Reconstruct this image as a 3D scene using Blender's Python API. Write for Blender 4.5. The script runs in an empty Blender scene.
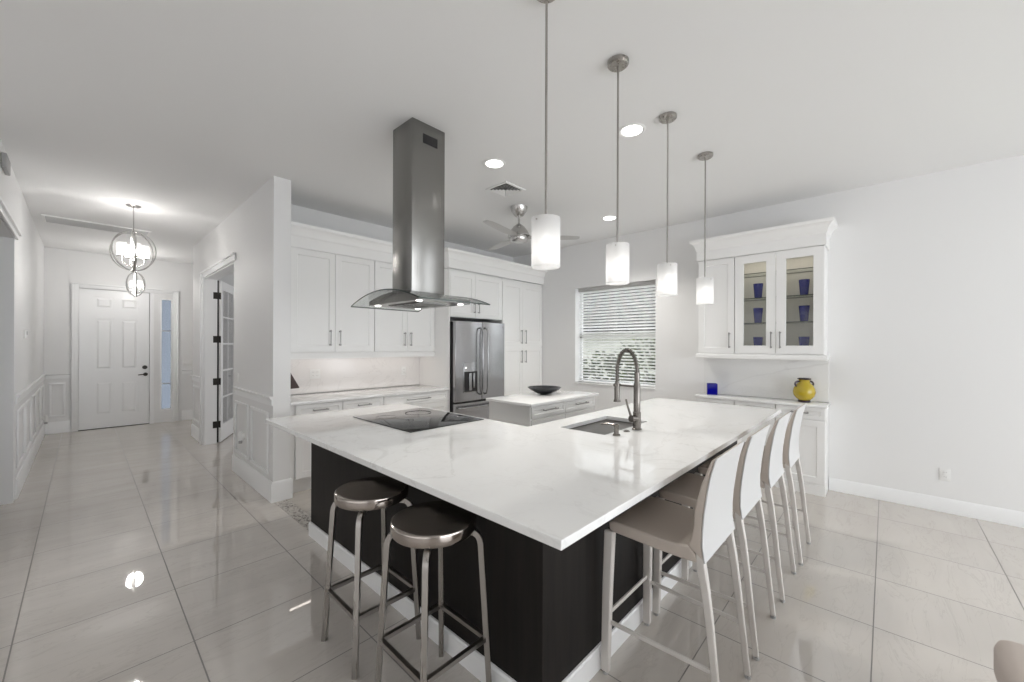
import bpy, bmesh, math, random
from mathutils import Vector, Matrix
from math import pi, sin, cos, radians

S = bpy.context.scene
C = S.collection
random.seed(4)

# ------------------------------------------------------------------ camera
EYE = Vector((0, 0, 1.471))
YAW, PITCH, ROLL, FPX, CY = 0.751225, 0.000455, 0.003459, 400.32, 345.48
f0 = Vector((cos(YAW), sin(YAW), 0)); r0 = Vector((sin(YAW), -cos(YAW), 0)); u0 = Vector((0, 0, 1))
f1 = f0 * cos(PITCH) + u0 * sin(PITCH); u1 = u0 * cos(PITCH) - f0 * sin(PITCH)
r2 = r0 * cos(ROLL) + u1 * sin(ROLL); u2 = u1 * cos(ROLL) - r0 * sin(ROLL)
cam_d = bpy.data.cameras.new('camera'); cam = bpy.data.objects.new('camera', cam_d); C.objects.link(cam)
cam_d.sensor_width = 36; cam_d.sensor_fit = 'HORIZONTAL'; cam_d.lens = FPX / 1024 * 36
cam_d.shift_y = (CY - 341) / 1024; cam_d.clip_start = 0.02
M = Matrix((r2, u2, -f1)).transposed().to_4x4(); M.translation = EYE
cam.matrix_world = M
S.camera = cam

# ------------------------------------------------------------------ world, exposure, daylight
W = bpy.data.worlds.new('sky'); S.world = W; W.use_nodes = True
bg = W.node_tree.nodes['Background']; bg.inputs['Color'].default_value = (0.93, 0.965, 1.0, 1); bg.inputs['Strength'].default_value = 3.5
vs = S.view_settings; vs.view_transform = 'Standard'; vs.look = 'None'; vs.gamma = 1; vs.use_curve_mapping = False
vs.exposure = 0.12
try:
    S.cycles.use_denoising = True; S.cycles.max_bounces = 14; S.cycles.diffuse_bounces = 8
    S.cycles.glossy_bounces = 6; S.cycles.transmission_bounces = 10; S.cycles.transparent_max_bounces = 16
    S.cycles.sample_clamp_indirect = 6; S.cycles.caustics_reflective = False; S.cycles.caustics_refractive = False
except Exception:
    pass

def area(name, loc, rot, sx, sy, watts, col=(1, 1, 1)):
    l = bpy.data.lights.new(name, 'AREA'); l.shape = 'RECTANGLE'; l.size = sx; l.size_y = sy; l.energy = watts; l.color = col
    o = bpy.data.objects.new(name, l); C.objects.link(o); o.location = loc; o.rotation_euler = rot; return o
def point(name, loc, watts, r=0.03, col=(1, 1, 1), parent=None):
    l = bpy.data.lights.new(name, 'POINT'); l.energy = watts; l.shadow_soft_size = r; l.color = col
    o = bpy.data.objects.new(name, l); C.objects.link(o); o.location = loc; o.parent = parent; return o

# daylight through the den's window, beyond the french door
area('den_window_daylight', (4.2, 6.6, 1.5), (pi / 2, 0, pi / 2), 2.0, 1.6, 18, (0.97, 0.98, 1))
# daylight through the glazed opening behind the camera
area('rear_glazing_daylight', (1.6, -4.72, 1.35), (pi / 2, 0, 0), 5.6, 2.3, 45, (0.96, 0.98, 1))
area('left_fill_light', (-4.4, 0.0, 1.35), (pi / 2, 0, -pi / 2), 7.0, 2.3, 36, (0.98, 0.98, 1))  # added fill for the right wall; the wall on this side is solid

# ------------------------------------------------------------------ materials
def mat(name, col, rough=0.5, metal=0.0, **kw):
    m = bpy.data.materials.new(name); m.use_nodes = True
    b = m.node_tree.nodes['Principled BSDF']
    b.inputs['Base Color'].default_value = (*col, 1); b.inputs['Roughness'].default_value = rough; b.inputs['Metallic'].default_value = metal
    for k, v in kw.items(): b.inputs[k].default_value = v
    return m
def N(m, t, **kw):
    n = m.node_tree.nodes.new(t)
    for k, v in kw.items(): setattr(n, k, v)
    return n
def L(m, a, b): m.node_tree.links.new(a, b)
def bsdf(m): return m.node_tree.nodes['Principled BSDF']
def math_n(m, op, a, b=None):
    n = N(m, 'ShaderNodeMath', operation=op)
    for i, v in enumerate((a, b)):
        if v is None: continue
        if isinstance(v, (int, float)): n.inputs[i].default_value = v
        else: L(m, v, n.inputs[i])
    return n.outputs[0]
def mix_col(m, fac, a, b, blend='MIX'):
    n = N(m, 'ShaderNodeMix', data_type='RGBA', blend_type=blend)
    if isinstance(fac, (int, float)): n.inputs[0].default_value = fac
    else: L(m, fac, n.inputs[0])
    for i, v in ((6, a), (7, b)):
        if isinstance(v, tuple): n.inputs[i].default_value = (*v, 1)
        else: L(m, v, n.inputs[i])
    return n.outputs[2]
def ramp(m, src, stops):
    n = N(m, 'ShaderNodeValToRGB'); e = n.color_ramp.elements
    while len(e) < len(stops): e.new(0.5)
    for el, (p, c) in zip(e, stops): el.position = p; el.color = (c, c, c, 1) if isinstance(c, (int, float)) else (*c, 1)
    L(m, src, n.inputs[0]); return n.outputs[0]
def bump(m, src, strength=0.1, dist=0.01):
    n = N(m, 'ShaderNodeBump'); n.inputs['Strength'].default_value = strength; n.inputs['Distance'].default_value = dist
    L(m, src, n.inputs['Height']); L(m, n.outputs[0], bsdf(m).inputs['Normal'])
def noise(m, vec, scale, detail=4, rough=0.5, dist=0.0):
    n = N(m, 'ShaderNodeTexNoise'); n.inputs['Scale'].default_value = scale; n.inputs['Detail'].default_value = detail
    n.inputs['Roughness'].default_value = rough; n.inputs['Distortion'].default_value = dist
    if vec is not None: L(m, vec, n.inputs['Vector'])
    return n.outputs['Fac']
def coords(m, scale=(1, 1, 1), rot=(0, 0, 0), world=False):
    mp = N(m, 'ShaderNodeMapping'); mp.inputs['Scale'].default_value = scale; mp.inputs['Rotation'].default_value = rot
    if world: L(m, N(m, 'ShaderNodeNewGeometry').outputs['Position'], mp.inputs['Vector'])
    else: L(m, N(m, 'ShaderNodeTexCoord').outputs['Object'], mp.inputs['Vector'])
    return mp.outputs[0]

def paint(name, col, rough):
    m = mat(name, col, rough); bump(m, noise(m, coords(m, world=True), 160, 3), 0.06, 0.002); return m
m_wall = paint('wall_paint', (0.79, 0.79, 0.79), 0.55)
m_ceil = paint('ceiling_paint', (0.80, 0.80, 0.80), 0.8)
m_trim = mat('trim_paint', (0.84, 0.845, 0.85), 0.3)
m_cab = mat('cabinet_lacquer', (0.86, 0.858, 0.85), 0.28)
m_inside = mat('cabinet_interior', (0.72, 0.70, 0.66), 0.5)

def floor_mat():
    m = mat('polished_porcelain_tile', (0.5, 0.5, 0.5), 0.03, **{'IOR': 1.85})
    g = N(m, 'ShaderNodeNewGeometry'); sep = N(m, 'ShaderNodeSeparateXYZ'); L(m, g.outputs['Position'], sep.inputs[0])
    tx = math_n(m, 'DIVIDE', math_n(m, 'SUBTRACT', sep.outputs[0], 0.38 - 6.15), 0.615)
    ty = math_n(m, 'DIVIDE', math_n(m, 'SUBTRACT', sep.outputs[1], 0.045 - 6.15), 0.615)
    def edge(t):
        fr = math_n(m, 'FRACT', t)
        return math_n(m, 'MINIMUM', fr, math_n(m, 'SUBTRACT', 1.0, fr))
    ex, ey = edge(tx), edge(ty)
    gx = math_n(m, 'LESS_THAN', ex, 0.0048); gy = math_n(m, 'LESS_THAN', ey, 0.0042)
    grout = math_n(m, 'MAXIMUM', gx, gy)
    cell = N(m, 'ShaderNodeCombineXYZ'); L(m, math_n(m, 'FLOOR', tx), cell.inputs[0]); L(m, math_n(m, 'FLOOR', ty), cell.inputs[1])
    wn = N(m, 'ShaderNodeTexWhiteNoise', noise_dimensions='2D'); L(m, cell.outputs[0], wn.inputs['Vector'])
    # vein field: a shifted copy of the pattern for every tile
    off = N(m, 'ShaderNodeVectorMath', operation='SCALE'); L(m, wn.outputs['Color'], off.inputs[0]); off.inputs['Scale'].default_value = 30
    add = N(m, 'ShaderNodeVectorMath', operation='ADD'); L(m, g.outputs['Position'], add.inputs[0]); L(m, off.outputs[0], add.inputs[1])
    mp = N(m, 'ShaderNodeMapping'); mp.inputs['Scale'].default_value = (0.5, 2.2, 1); mp.inputs['Rotation'].default_value = (0, 0, 0.25); L(m, add.outputs[0], mp.inputs[0])
    n1 = noise(m, mp.outputs[0], 1.6, 6, 0.55, 0.8); n2 = noise(m, mp.outputs[0], 3.4, 8, 0.6, 1.2)
    cloud = ramp(m, n1, [(0.3, (0.545, 0.507, 0.468)), (0.7, (0.605, 0.567, 0.525))])
    vein = ramp(m, n2, [(0.485, 0.0), (0.5, 0.32), (0.515, 0.0)])
    base = mix_col(m, vein, cloud, (0.41, 0.37, 0.335))
    base = mix_col(m, math_n(m, 'MULTIPLY', wn.outputs['Value'], 0.16), base, (0.46, 0.43, 0.40))
    base = mix_col(m, grout, base, (0.17, 0.155, 0.145))
    L(m, base, bsdf(m).inputs['Base Color'])
    L(m, math_n(m, 'ADD', math_n(m, 'MULTIPLY', grout, 0.5), 0.025), bsdf(m).inputs['Roughness'])
    bump(m, math_n(m, 'SUBTRACT', 1.0, grout), 0.3, 0.001)
    return m
m_floor = floor_mat()

def quartz(name, a, rough=0.05, vs_=1.0):
    m = mat(name, a, rough, **{'IOR': 1.65})
    v = coords(m, world=True)
    n1 = noise(m, v, 1.3 * vs_, 8, 0.55, 1.6); n2 = noise(m, v, 3.1 * vs_, 6, 0.6, 1.0); n3 = noise(m, v, 0.9, 3)
    v1 = ramp(m, n1, [(0.485, 0.0), (0.5, 0.34), (0.515, 0.0)]); v2 = ramp(m, n2, [(0.488, 0.0), (0.5, 0.16), (0.512, 0.0)])
    k = math_n(m, 'MULTIPLY', math_n(m, 'ADD', v1, v2), n3)
    L(m, mix_col(m, k, a, (0.42, 0.40, 0.39)), bsdf(m).inputs['Base Color'])
    return m
m_quartz = quartz('white_quartz', (0.82, 0.82, 0.815))
m_barsplash = quartz('bar_backsplash_quartz', (0.80, 0.80, 0.795), 0.15, 0.45)
m_splash = quartz('backsplash_quartz', (0.80, 0.78, 0.77), 0.15, 1.4)

def wood():
    m = mat('espresso_wood', (0.012, 0.010, 0.009), 0.5, **{'Specular IOR Level': 0.2})
    n = noise(m, coords(m, (14, 14, 1), world=True), 2.2, 6)
    L(m, ramp(m, n, [(0.3, (0.006, 0.005, 0.0045)), (0.75, (0.015, 0.012, 0.0105))]), bsdf(m).inputs['Base Color'])
    bump(m, n, 0.05, 0.002); return m
m_wood = wood()

def steel(name, col, rough, scale, streak=0.12, aniso=0.0, radial=False):
    m = mat(name, col, rough, 1.0)
    n = noise(m, coords(m, scale), 1.0, 3)
    L(m, math_n(m, 'ADD', rough - streak / 2, math_n(m, 'MULTIPLY', n, streak)), bsdf(m).inputs['Roughness'])
    if aniso:
        bsdf(m).inputs['Anisotropic'].default_value = aniso
        if radial:
            t = N(m, 'ShaderNodeTangent'); t.direction_type = 'RADIAL'; t.axis = 'Z'; L(m, t.outputs[0], bsdf(m).inputs['Tangent'])
    return m
m_hood = steel('brushed_hood_steel', (0.27, 0.265, 0.255), 0.25, (300, 300, 2))
m_fridge = steel('fridge_steel', (0.40, 0.40, 0.41), 0.25, (2, 2, 260))
m_seat = steel('spun_steel_seat', (0.40, 0.36, 0.33), 0.14, (30, 30, 30), 0.05, 0.6, True)
m_leg = steel('brushed_leg_steel', (0.40, 0.38, 0.36), 0.28, (40, 40, 3))
m_bar = mat('footrest_steel', (0.36, 0.34, 0.32), 0.28, 1.0)
m_nickel = steel('satin_nickel', (0.21, 0.195, 0.18), 0.26, (60, 60, 60), 0.06)
m_pull = mat('pull_nickel', (0.33, 0.32, 0.315), 0.3, 1.0)
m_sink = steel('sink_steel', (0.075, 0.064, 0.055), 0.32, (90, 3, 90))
m_black = mat('black_plastic', (0.012, 0.012, 0.013), 0.35)
m_dark = mat('dark_bronze', (0.05, 0.046, 0.042), 0.4, 0.8)
m_cook = mat('black_ceramic_glass', (0.012, 0.0115, 0.011), 0.03)
m_white = mat('white_plastic', (0.80, 0.80, 0.79), 0.35)
m_grey = mat('grey_plastic', (0.38, 0.38, 0.38), 0.5)
m_headrail = mat('shaded_headrail', (0.50, 0.49, 0.48), 0.5)  # shade under the window head put into the rail's grey
m_slat = mat('blind_slat', (0.92, 0.92, 0.92), 0.4)
m_book = mat('dark_brown_cover', (0.045, 0.022, 0.018), 0.45)
m_bowl = mat('charcoal_bowl', (0.02, 0.021, 0.025), 0.25)
m_yellow = mat('yellow_glaze', (0.47, 0.35, 0.012), 0.15, **{'Coat Weight': 0.6})
m_vdark = mat('dark_glaze', (0.03, 0.018, 0.03), 0.2)
m_blue = mat('cobalt_glass', (0.010, 0.018, 0.26), 0.1, **{'Transmission Weight': 0.1, 'IOR': 1.45})
m_blued = mat('deep_cobalt_glass', (0.004, 0.004, 0.30), 0.05, **{'Transmission Weight': 0.25, 'IOR': 1.45})
def leather(name, c, r):
    m = mat(name, c, r); n = noise(m, coords(m), 90, 5); bump(m, n, 0.12, 0.002); return m
m_leather = leather('taupe_leather', (0.50, 0.44, 0.39), 0.5)
m_shell = leather('off_white_leather', (0.61, 0.61, 0.61), 0.45)
m_legwrap = leather('stone_leather_leg', (0.62, 0.59, 0.56), 0.45)
m_sofa = leather('beige_upholstery', (0.50, 0.44, 0.40), 0.85)
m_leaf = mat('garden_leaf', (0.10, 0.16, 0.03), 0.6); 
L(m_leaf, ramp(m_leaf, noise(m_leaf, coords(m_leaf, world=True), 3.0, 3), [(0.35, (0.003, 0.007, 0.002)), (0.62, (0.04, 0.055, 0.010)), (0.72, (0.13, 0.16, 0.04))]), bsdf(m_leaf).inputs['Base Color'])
m_roof = mat('roof_shingle', (0.03, 0.03, 0.03), 0.9)
m_lawn = mat('lawn', (0.07, 0.12, 0.03), 0.9)
m_stucco = mat('stucco', (0.62, 0.60, 0.57), 0.9)

def pane(name, tint=(1, 1, 1), refl=0.06, rough=0.0, edge=0.5):
    m = bpy.data.materials.new(name); m.use_nodes = True; nt = m.node_tree; nt.nodes.clear()
    o = N(m, 'ShaderNodeOutputMaterial'); mx = N(m, 'ShaderNodeMixShader'); t = N(m, 'ShaderNodeBsdfTransparent'); g = N(m, 'ShaderNodeBsdfGlossy')
    t.inputs[0].default_value = (*tint, 1); g.inputs['Roughness'].default_value = rough
    lw = N(m, 'ShaderNodeLayerWeight'); lw.inputs[0].default_value = 0.5
    f = math_n(m, 'ADD', refl, math_n(m, 'MULTIPLY', math_n(m, 'POWER', lw.outputs['Facing'], 4.0), edge))
    L(m, f, mx.inputs[0]); L(m, t.outputs[0], mx.inputs[1]); L(m, g.outputs[0], mx.inputs[2]); L(m, mx.outputs[0], o.inputs[0]); return m
m_pane = pane('clear_pane')
m_cabglass = pane('cabinet_pane', (0.94, 0.94, 0.92), 0.03)
m_shelf = pane('glass_shelf', (0.95, 0.965, 0.955), 0.05)
m_hoodglass = pane('smoked_hood_glass', (0.92, 0.935, 0.93), 0.07, 0.02)
m_glassedge = mat('glass_edge', (0.05, 0.065, 0.06), 0.15)
m_side = pane('sidelight_pane', (0.30, 0.318, 0.345), 0.05)
def emit(name, col, s):
    m = bpy.data.materials.new(name); m.use_nodes = True; nt = m.node_tree; nt.nodes.clear()
    o = N(m, 'ShaderNodeOutputMaterial'); e = N(m, 'ShaderNodeEmission'); e.inputs[0].default_value = (*col, 1); e.inputs[1].default_value = s
    L(m, e.outputs[0], o.inputs[0]); return m
m_bulb = emit('lit_bulb', (1, 0.97, 0.93), 3.6)
m_led = emit('lit_led', (1, 0.98, 0.95), 6)
m_hoodled = emit('hood_led', (1, 0.97, 0.92), 5)
m_cbulb = emit('chandelier_bulb', (1, 0.97, 0.92), 30)
def frosted(name, tr=0.25):
    m = bpy.data.materials.new(name); m.use_nodes = True; nt = m.node_tree; nt.nodes.clear()
    o = N(m, 'ShaderNodeOutputMaterial'); a = N(m, 'ShaderNodeBsdfTranslucent'); d = N(m, 'ShaderNodeBsdfDiffuse'); g = N(m, 'ShaderNodeBsdfGlossy'); t = N(m, 'ShaderNodeBsdfTransparent')
    a.inputs[0].default_value = (0.95, 0.95, 0.95, 1); d.inputs[0].default_value = (0.9, 0.9, 0.9, 1); g.inputs['Roughness'].default_value = 0.15
    x = N(m, 'ShaderNodeMixShader'); x.inputs[0].default_value = 0.30; L(m, a.outputs[0], x.inputs[1]); L(m, d.outputs[0], x.inputs[2])
    y = N(m, 'ShaderNodeMixShader'); y.inputs[0].default_value = tr; L(m, x.outputs[0], y.inputs[1]); L(m, t.outputs[0], y.inputs[2])
    z = N(m, 'ShaderNodeMixShader'); z.inputs[0].default_value = 0.04; L(m, y.outputs[0], z.inputs[1]); L(m, g.outputs[0], z.inputs[2])
    L(m, z.outputs[0], o.inputs[0]); return m
m_frost = frosted('frosted_glass')
def mosaic():
    m = mat('pebble_mosaic', (0.4, 0.37, 0.34), 0.3)
    v = N(m, 'ShaderNodeTexVoronoi'); v.inputs['Scale'].default_value = 42; L(m, coords(m, world=True), v.inputs['Vector'])
    e = N(m, 'ShaderNodeTexVoronoi', feature='DISTANCE_TO_EDGE'); e.inputs['Scale'].default_value = 42; L(m, coords(m, world=True), e.inputs['Vector'])
    sp = N(m, 'ShaderNodeSeparateColor'); L(m, v.outputs['Color'], sp.inputs[0])
    c = ramp(m, sp.outputs[0], [(0.1, (0.12, 0.10, 0.09)), (0.5, (0.33, 0.30, 0.27)), (0.9, (0.55, 0.52, 0.48))])
    L(m, mix_col(m, math_n(m, 'LESS_THAN', e.outputs['Distance'], 0.09), c, (0.5, 0.48, 0.45)), bsdf(m).inputs['Base Color']); return m
m_mosaic = mosaic()

# ------------------------------------------------------------------ mesh helpers
class B:
    def __init__(s): s.bm = bmesh.new()
    def box(s, x0, x1, y0, y1, z0, z1, bev=0.0, seg=2):
        t = bmesh.new() if bev else s.bm
        v = [t.verts.new((x, y, z)) for z in (z0, z1) for y in (y0, y1) for x in (x0, x1)]
        for f in ((0, 2, 3, 1), (4, 5, 7, 6), (0, 1, 5, 4), (1, 3, 7, 5), (3, 2, 6, 7), (2, 0, 4, 6)): t.faces.new([v[i] for i in f])
        if bev:
            bmesh.ops.bevel(t, geom=t.edges[:], offset=bev, segments=seg, profile=0.5, affect='EDGES'); s.add(t); t.free()
        return s
    def add(s, t, mtx=None):
        t.verts.index_update(); vm = [s.bm.verts.new(mtx @ v.co if mtx else v.co) for v in t.verts]
        for f in t.faces:
            try: s.bm.faces.new([vm[v.index] for v in f.verts])
            except ValueError: pass
        return s
    def ring(s, pts): return [s.bm.verts.new(p) for p in pts]
    def loft(s, rings, closed=False, caps=True):
        R = [s.ring(r) for r in rings]; n = len(R[0])
        for a, b in zip(R, R[1:] + ([R[0]] if closed else [])):
            for i in range(n): s.bm.faces.new((a[i], a[(i + 1) % n], b[(i + 1) % n], b[i]))
        if caps and not closed: s.bm.faces.new(R[0][::-1]); s.bm.faces.new(R[-1])
        return s
    def lathe(s, prof, c=(0, 0, 0), n=32, axis='Z', closed=False):
        def p(r, h, a):
            q = {'Z': (r * cos(a), r * sin(a), h), 'X': (h, r * cos(a), r * sin(a)), 'Y': (r * cos(a), h, r * sin(a))}[axis]
            return tuple(q[i] + c[i] for i in range(3))
        return s.loft([[p(max(r, 1e-5), h, 2 * pi * i / n) for i in range(n)] for r, h in prof], closed=closed)
    def tube(s, pts, r, n=10, closed=False, square=False, up=None):
        pts = [Vector(p) for p in pts]; m = len(pts); rings = []; prev = None
        for i, p in enumerate(pts):
            if closed: d = (pts[(i + 1) % m] - pts[i - 1]).normalized()
            else: d = (pts[min(i + 1, m - 1)] - pts[max(i - 1, 0)]).normalized()
            if prev is None:
                h = Vector(up) if up else (Vector((0, 0, 1)) if abs(d.z) < 0.9 else Vector((1, 0, 0)))
                a = d.cross(h).normalized()
            else: a = (prev - d * prev.dot(d)).normalized()
            prev = a; b = d.cross(a); rr = r[i] if isinstance(r, list) else r
            if square:
                w, h2 = rr if isinstance(rr, tuple) else (rr, rr)
                rings.append([p + a * x * w + b * y * h2 for x, y in ((-1, -1), (1, -1), (1, 1), (-1, 1))])
            else: rings.append([p + a * rr * cos(2 * pi * k / n) + b * rr * sin(2 * pi * k / n) for k in range(n)])
        return s.loft(rings, closed=closed)
    def cyl(s, p0, p1, r, n=20): return s.tube([p0, p1], r, n)
    def prism(s, poly, axis, a, b):
        def p(u, v, w): return {'X': (w, u, v), 'Y': (u, w, v), 'Z': (u, v, w)}[axis]
        return s.loft([[p(u, v, a) for u, v in poly], [p(u, v, b) for u, v in poly]])
    def profile(s, path, prof, closed=False):
        """sweep a profile (out, z) along a floor path, mitred; out = right hand of travel"""
        P = [Vector(p) for p in path]; n = len(P); rings = []
        for i in range(n):
            d = []
            if closed or i > 0: d.append((P[i] - P[i - 1]).normalized())
            if closed or i < n - 1: d.append((P[(i + 1) % n] - P[i]).normalized())
            ns = [Vector((v.y, -v.x)) for v in d]
            if len(ns) == 1: m = ns[0]
            else: m = (ns[0] + ns[1]); m = m / m.dot(ns[0]) if m.length > 1e-6 else ns[0]
            rings.append([(P[i].x + m.x * o, P[i].y + m.y * o, z) for o, z in prof])
        return s.loft(rings, closed=closed)
    def slab(s, xs, ys, keep, z0, z1):
        V = {}
        def v(i, j, k):
            if (i, j, k) not in V: V[i, j, k] = s.bm.verts.new((xs[i], ys[j], (z0, z1)[k]))
            return V[i, j, k]
        K = {(i, j) for i in range(len(xs) - 1) for j in range(len(ys) - 1) if keep((xs[i] + xs[i + 1]) / 2, (ys[j] + ys[j + 1]) / 2)}
        for i, j in K:
            s.bm.faces.new((v(i, j, 1), v(i + 1, j, 1), v(i + 1, j + 1, 1), v(i, j + 1, 1)))
            s.bm.faces.new((v(i, j, 0), v(i, j + 1, 0), v(i + 1, j + 1, 0), v(i + 1, j, 0)))
            for (di, dj, a, b) in ((0, -1, (i, j), (i + 1, j)), (1, 0, (i + 1, j), (i + 1, j + 1)), (0, 1, (i + 1, j + 1), (i, j + 1)), (-1, 0, (i, j + 1), (i, j))):
                if (i + di, j + dj) not in K: s.bm.faces.new((v(*a, 0), v(*b, 0), v(*b, 1), v(*a, 1)))
        bmesh.ops.dissolve_limit(s.bm, angle_limit=0.01, verts=s.bm.verts[:], edges=s.bm.edges[:])
        return s
    def out(s, name, m, parent=None, bevel=0.0, ang=35, smooth=True, seg=2):
        bmesh.ops.recalc_face_normals(s.bm, faces=s.bm.faces[:])
        me = bpy.data.meshes.new(name); s.bm.to_mesh(me); s.bm.free()
        if smooth:
            me.polygons.foreach_set('use_smooth', [True] * len(me.polygons)); me.set_sharp_from_angle(angle=radians(ang))
        me.materials.append(m)
        o = bpy.data.objects.new(name, me); C.objects.link(o); o.parent = parent
        if bevel:
            b = o.modifiers.new('bevel', 'BEVEL'); b.width = bevel; b.segments = seg; b.limit_method = 'ANGLE'; b.angle_limit = radians(40); b.harden_normals = False
        return o
def bx(name, m, parent, *a, **k): return B().box(*a, **k).out(name, m, parent)
def tag(o, label, cat, group=None):
    o['label'] = label; o['category'] = cat
    if group: o['group'] = group
    return o
def thing(name, label, cat, loc=(0, 0, 0), rz=0.0, group=None):
    o = bpy.data.objects.new(name, None); C.objects.link(o); o.location = loc; o.rotation_euler = (0, 0, rz); o.empty_display_size = 0.1
    return tag(o, label, cat, group)
def struct(o): o['kind'] = 'structure'; return o
def dup(root, loc, rz=None, label=None):
    r = root.copy(); C.objects.link(r); r.location = loc
    if rz is not None: r.rotation_euler = (0, 0, rz)
    if label: r['label'] = label
    for ch in list(root.children):
        c = ch.copy(); C.objects.link(c); c.parent = r
        for g in list(ch.children):
            d = g.copy(); C.objects.link(d); d.parent = c
    return r

H = 3.05
# ------------------------------------------------------------------ room shell
struct(bx('floor', m_floor, None, -4.7, 5.45, -5.0, 10.2, -0.1, 0))
struct(bx('ceiling', m_ceil, None, -4.7, 5.45, -5.0, 10.2, H, H + 0.12))
WY0, WY1, WZ0, WZ1 = 2.257, 3.557, 0.885, 2.372
w = B()                                                   # right wall with the kitchen window and a glazed opening behind the camera
w.box(5.25, 5.42, -1.5, WY0, 0, H).box(5.25, 5.42, WY1, 5.05, 0, H).box(5.25, 5.42, WY0, WY1, 0, WZ0).box(5.25, 5.42, WY0, WY1, WZ1, H)
w.box(5.25, 5.42, -4.4, -1.5, 2.45, H).box(5.25, 5.42, -4.95, -4.4, 0, H)
struct(w.out('wall_right', m_wall, smooth=False))
struct(bx('wall_back', m_wall, None, 1.36, 5.25, 4.88, 5.03, 0, H))
w = B(); w.box(1.21, 1.36, 4.18, 5.60, 0, H).box(1.21, 1.36, 5.60, 7.30, 2.45, H).box(1.21, 1.36, 7.30, 8.20, 0, H)
struct(w.out('wall_hall', m_wall, smooth=False))
w = B(); w.box(1.36, 4.4, 8.05, 8.2, 0, H).box(4.25, 4.4, 5.03, 8.05, 0, H)
struct(w.out('wall_den', m_wall, smooth=False))
struct(bx('wall_foyer_side', m_wall, None, 2.0, 2.15, 8.2, 10.0, 0, H))
w = B(); w.box(-0.60, -0.06, 10.0, 10.15, 0, H).box(0.84, 0.985, 10.0, 10.15, 0, H).box(1.17, 2.15, 10.0, 10.15, 0, H)
w.box(-0.06, 0.84, 10.0, 10.15, 2.425, H).box(0.985, 1.17, 10.0, 10.15, 2.34, H).box(0.985, 1.17, 10.0, 10.15, 0, 0.225)
struct(w.out('wall_foyer', m_wall, smooth=False))
w = B(); w.box(-0.60, -0.44, 5.92, 10.0, 0, H).box(-0.60, -0.44, 4.62, 5.92, 2.45, H).box(-0.60, -0.44, 4.35, 4.62, 0, H)
struct(w.out('wall_left', m_wall, smooth=False))
w = B(); w.box(-4.6, -0.60, 4.35, 4.5, 0, H).box(-1.9, -1.75, 4.5, 7.4, 0, H).box(-1.75, -0.60, 7.25, 7.4, 0, H)
struct(w.out('wall_side_room', m_wall, smooth=False))
w = B(); w.box(-4.7, -4.55, -4.95, 4.5, 0, H)
struct(w.out('wall_great_room', m_wall, smooth=False))
w = B(); w.box(-4.7, 5.4, -4.95, -4.8, 2.5, H).box(-4.7, -1.3, -4.95, -4.8, 0, 2.5).box(4.5, 5.25, -4.95, -4.8, 0, 2.5)
struct(w.out('wall_rear', m_wall, smooth=False))

BASE = lambda h, t=0.016: [(0, 0), (t, 0), (t, h - 0.02), (t * 0.55, h - 0.004), (t * 0.4, h), (0, h)]
def skirting(name, path, h=0.125): return struct(B().profile(path, BASE(h)).out(name, m_trim, ang=25))
skirting('baseboard_right', [(5.249, 0.425), (5.249, -1.5)])
skirting('baseboard_hall', [(1.209, 5.60), (1.209, 4.179), (1.361, 4.179), (1.361, 4.21)][::-1][::-1], 0.19)
skirting('baseboard_hall_end', [(1.209, 8.201), (1.209, 7.40)], 0.19)
skirting('baseboard_left', [(-0.439, 6.02), (-0.439, 9.98)], 0.19)
skirting('baseboard_foyer', [(-0.42, 9.999), (-0.145, 9.999)], 0.19)
skirting('baseboard_foyer_end', [(1.31, 9.999), (1.99, 9.999)], 0.19)

RAIL = [(0, -0.085), (0.012, -0.085), (0.012, -0.03), (0.022, -0.022), (0.03, -0.006), (0.03, 0), (0, 0)]
def chair_rail(name, path, z=0.985): return struct(B().profile(path, [(o, z + dz) for o, dz in RAIL]).out(name, m_trim, ang=25))
chair_rail('trim_1', [(1.209, 5.515), (1.209, 4.179)])
chair_rail('trim_2', [(1.209, 8.201), (1.209, 7.40)])
chair_rail('trim_3', [(-0.439, 6.02), (-0.439, 9.98)])
chair_rail('trim_4', [(-0.42, 9.999), (-0.145, 9.999)])
chair_rail('trim_5', [(1.31, 9.999), (1.99, 9.999)])
def moulding(b, plane, at, a0, a1, z0, z1, sgn, w=0.03, d=0.016):
    """a picture-frame moulding on a wall"""
    for (p0, p1, q0, q1) in ((a0, a1, z0, z0 + w), (a0, a1, z1 - w, z1), (a0, a0 + w, z0 + w, z1 - w), (a1 - w, a1, z0 + w, z1 - w)):
        lo, hi = sorted((at, at + sgn * d))
        if plane == 'X': b.box(lo, hi, p0, p1, q0, q1, 0.005)
        else: b.box(p0, p1, lo, hi, q0, q1, 0.005)
    return b
b = B(); moulding(b, 'X', 1.2095, 4.975, 5.50, 0.24, 0.83, -1); moulding(b, 'X', 1.2095, 4.29, 4.865, 0.24, 0.83, -1); struct(b.out('trim_6', m_trim))
struct(moulding(B(), 'X', 1.2095, 7.50, 8.08, 0.27, 0.83, -1).out('trim_7', m_trim))
b = B()
for k in range(5): moulding(b, 'X', -0.4395, 6.12 + k * 0.77, 6.12 + k * 0.77 + 0.66, 0.27, 0.83, 1)
struct(b.out('trim_8', m_trim))
struct(moulding(B(), 'Y', 9.9995, -0.385, -0.20, 0.27, 0.83, -1).out('trim_9', m_trim))

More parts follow.
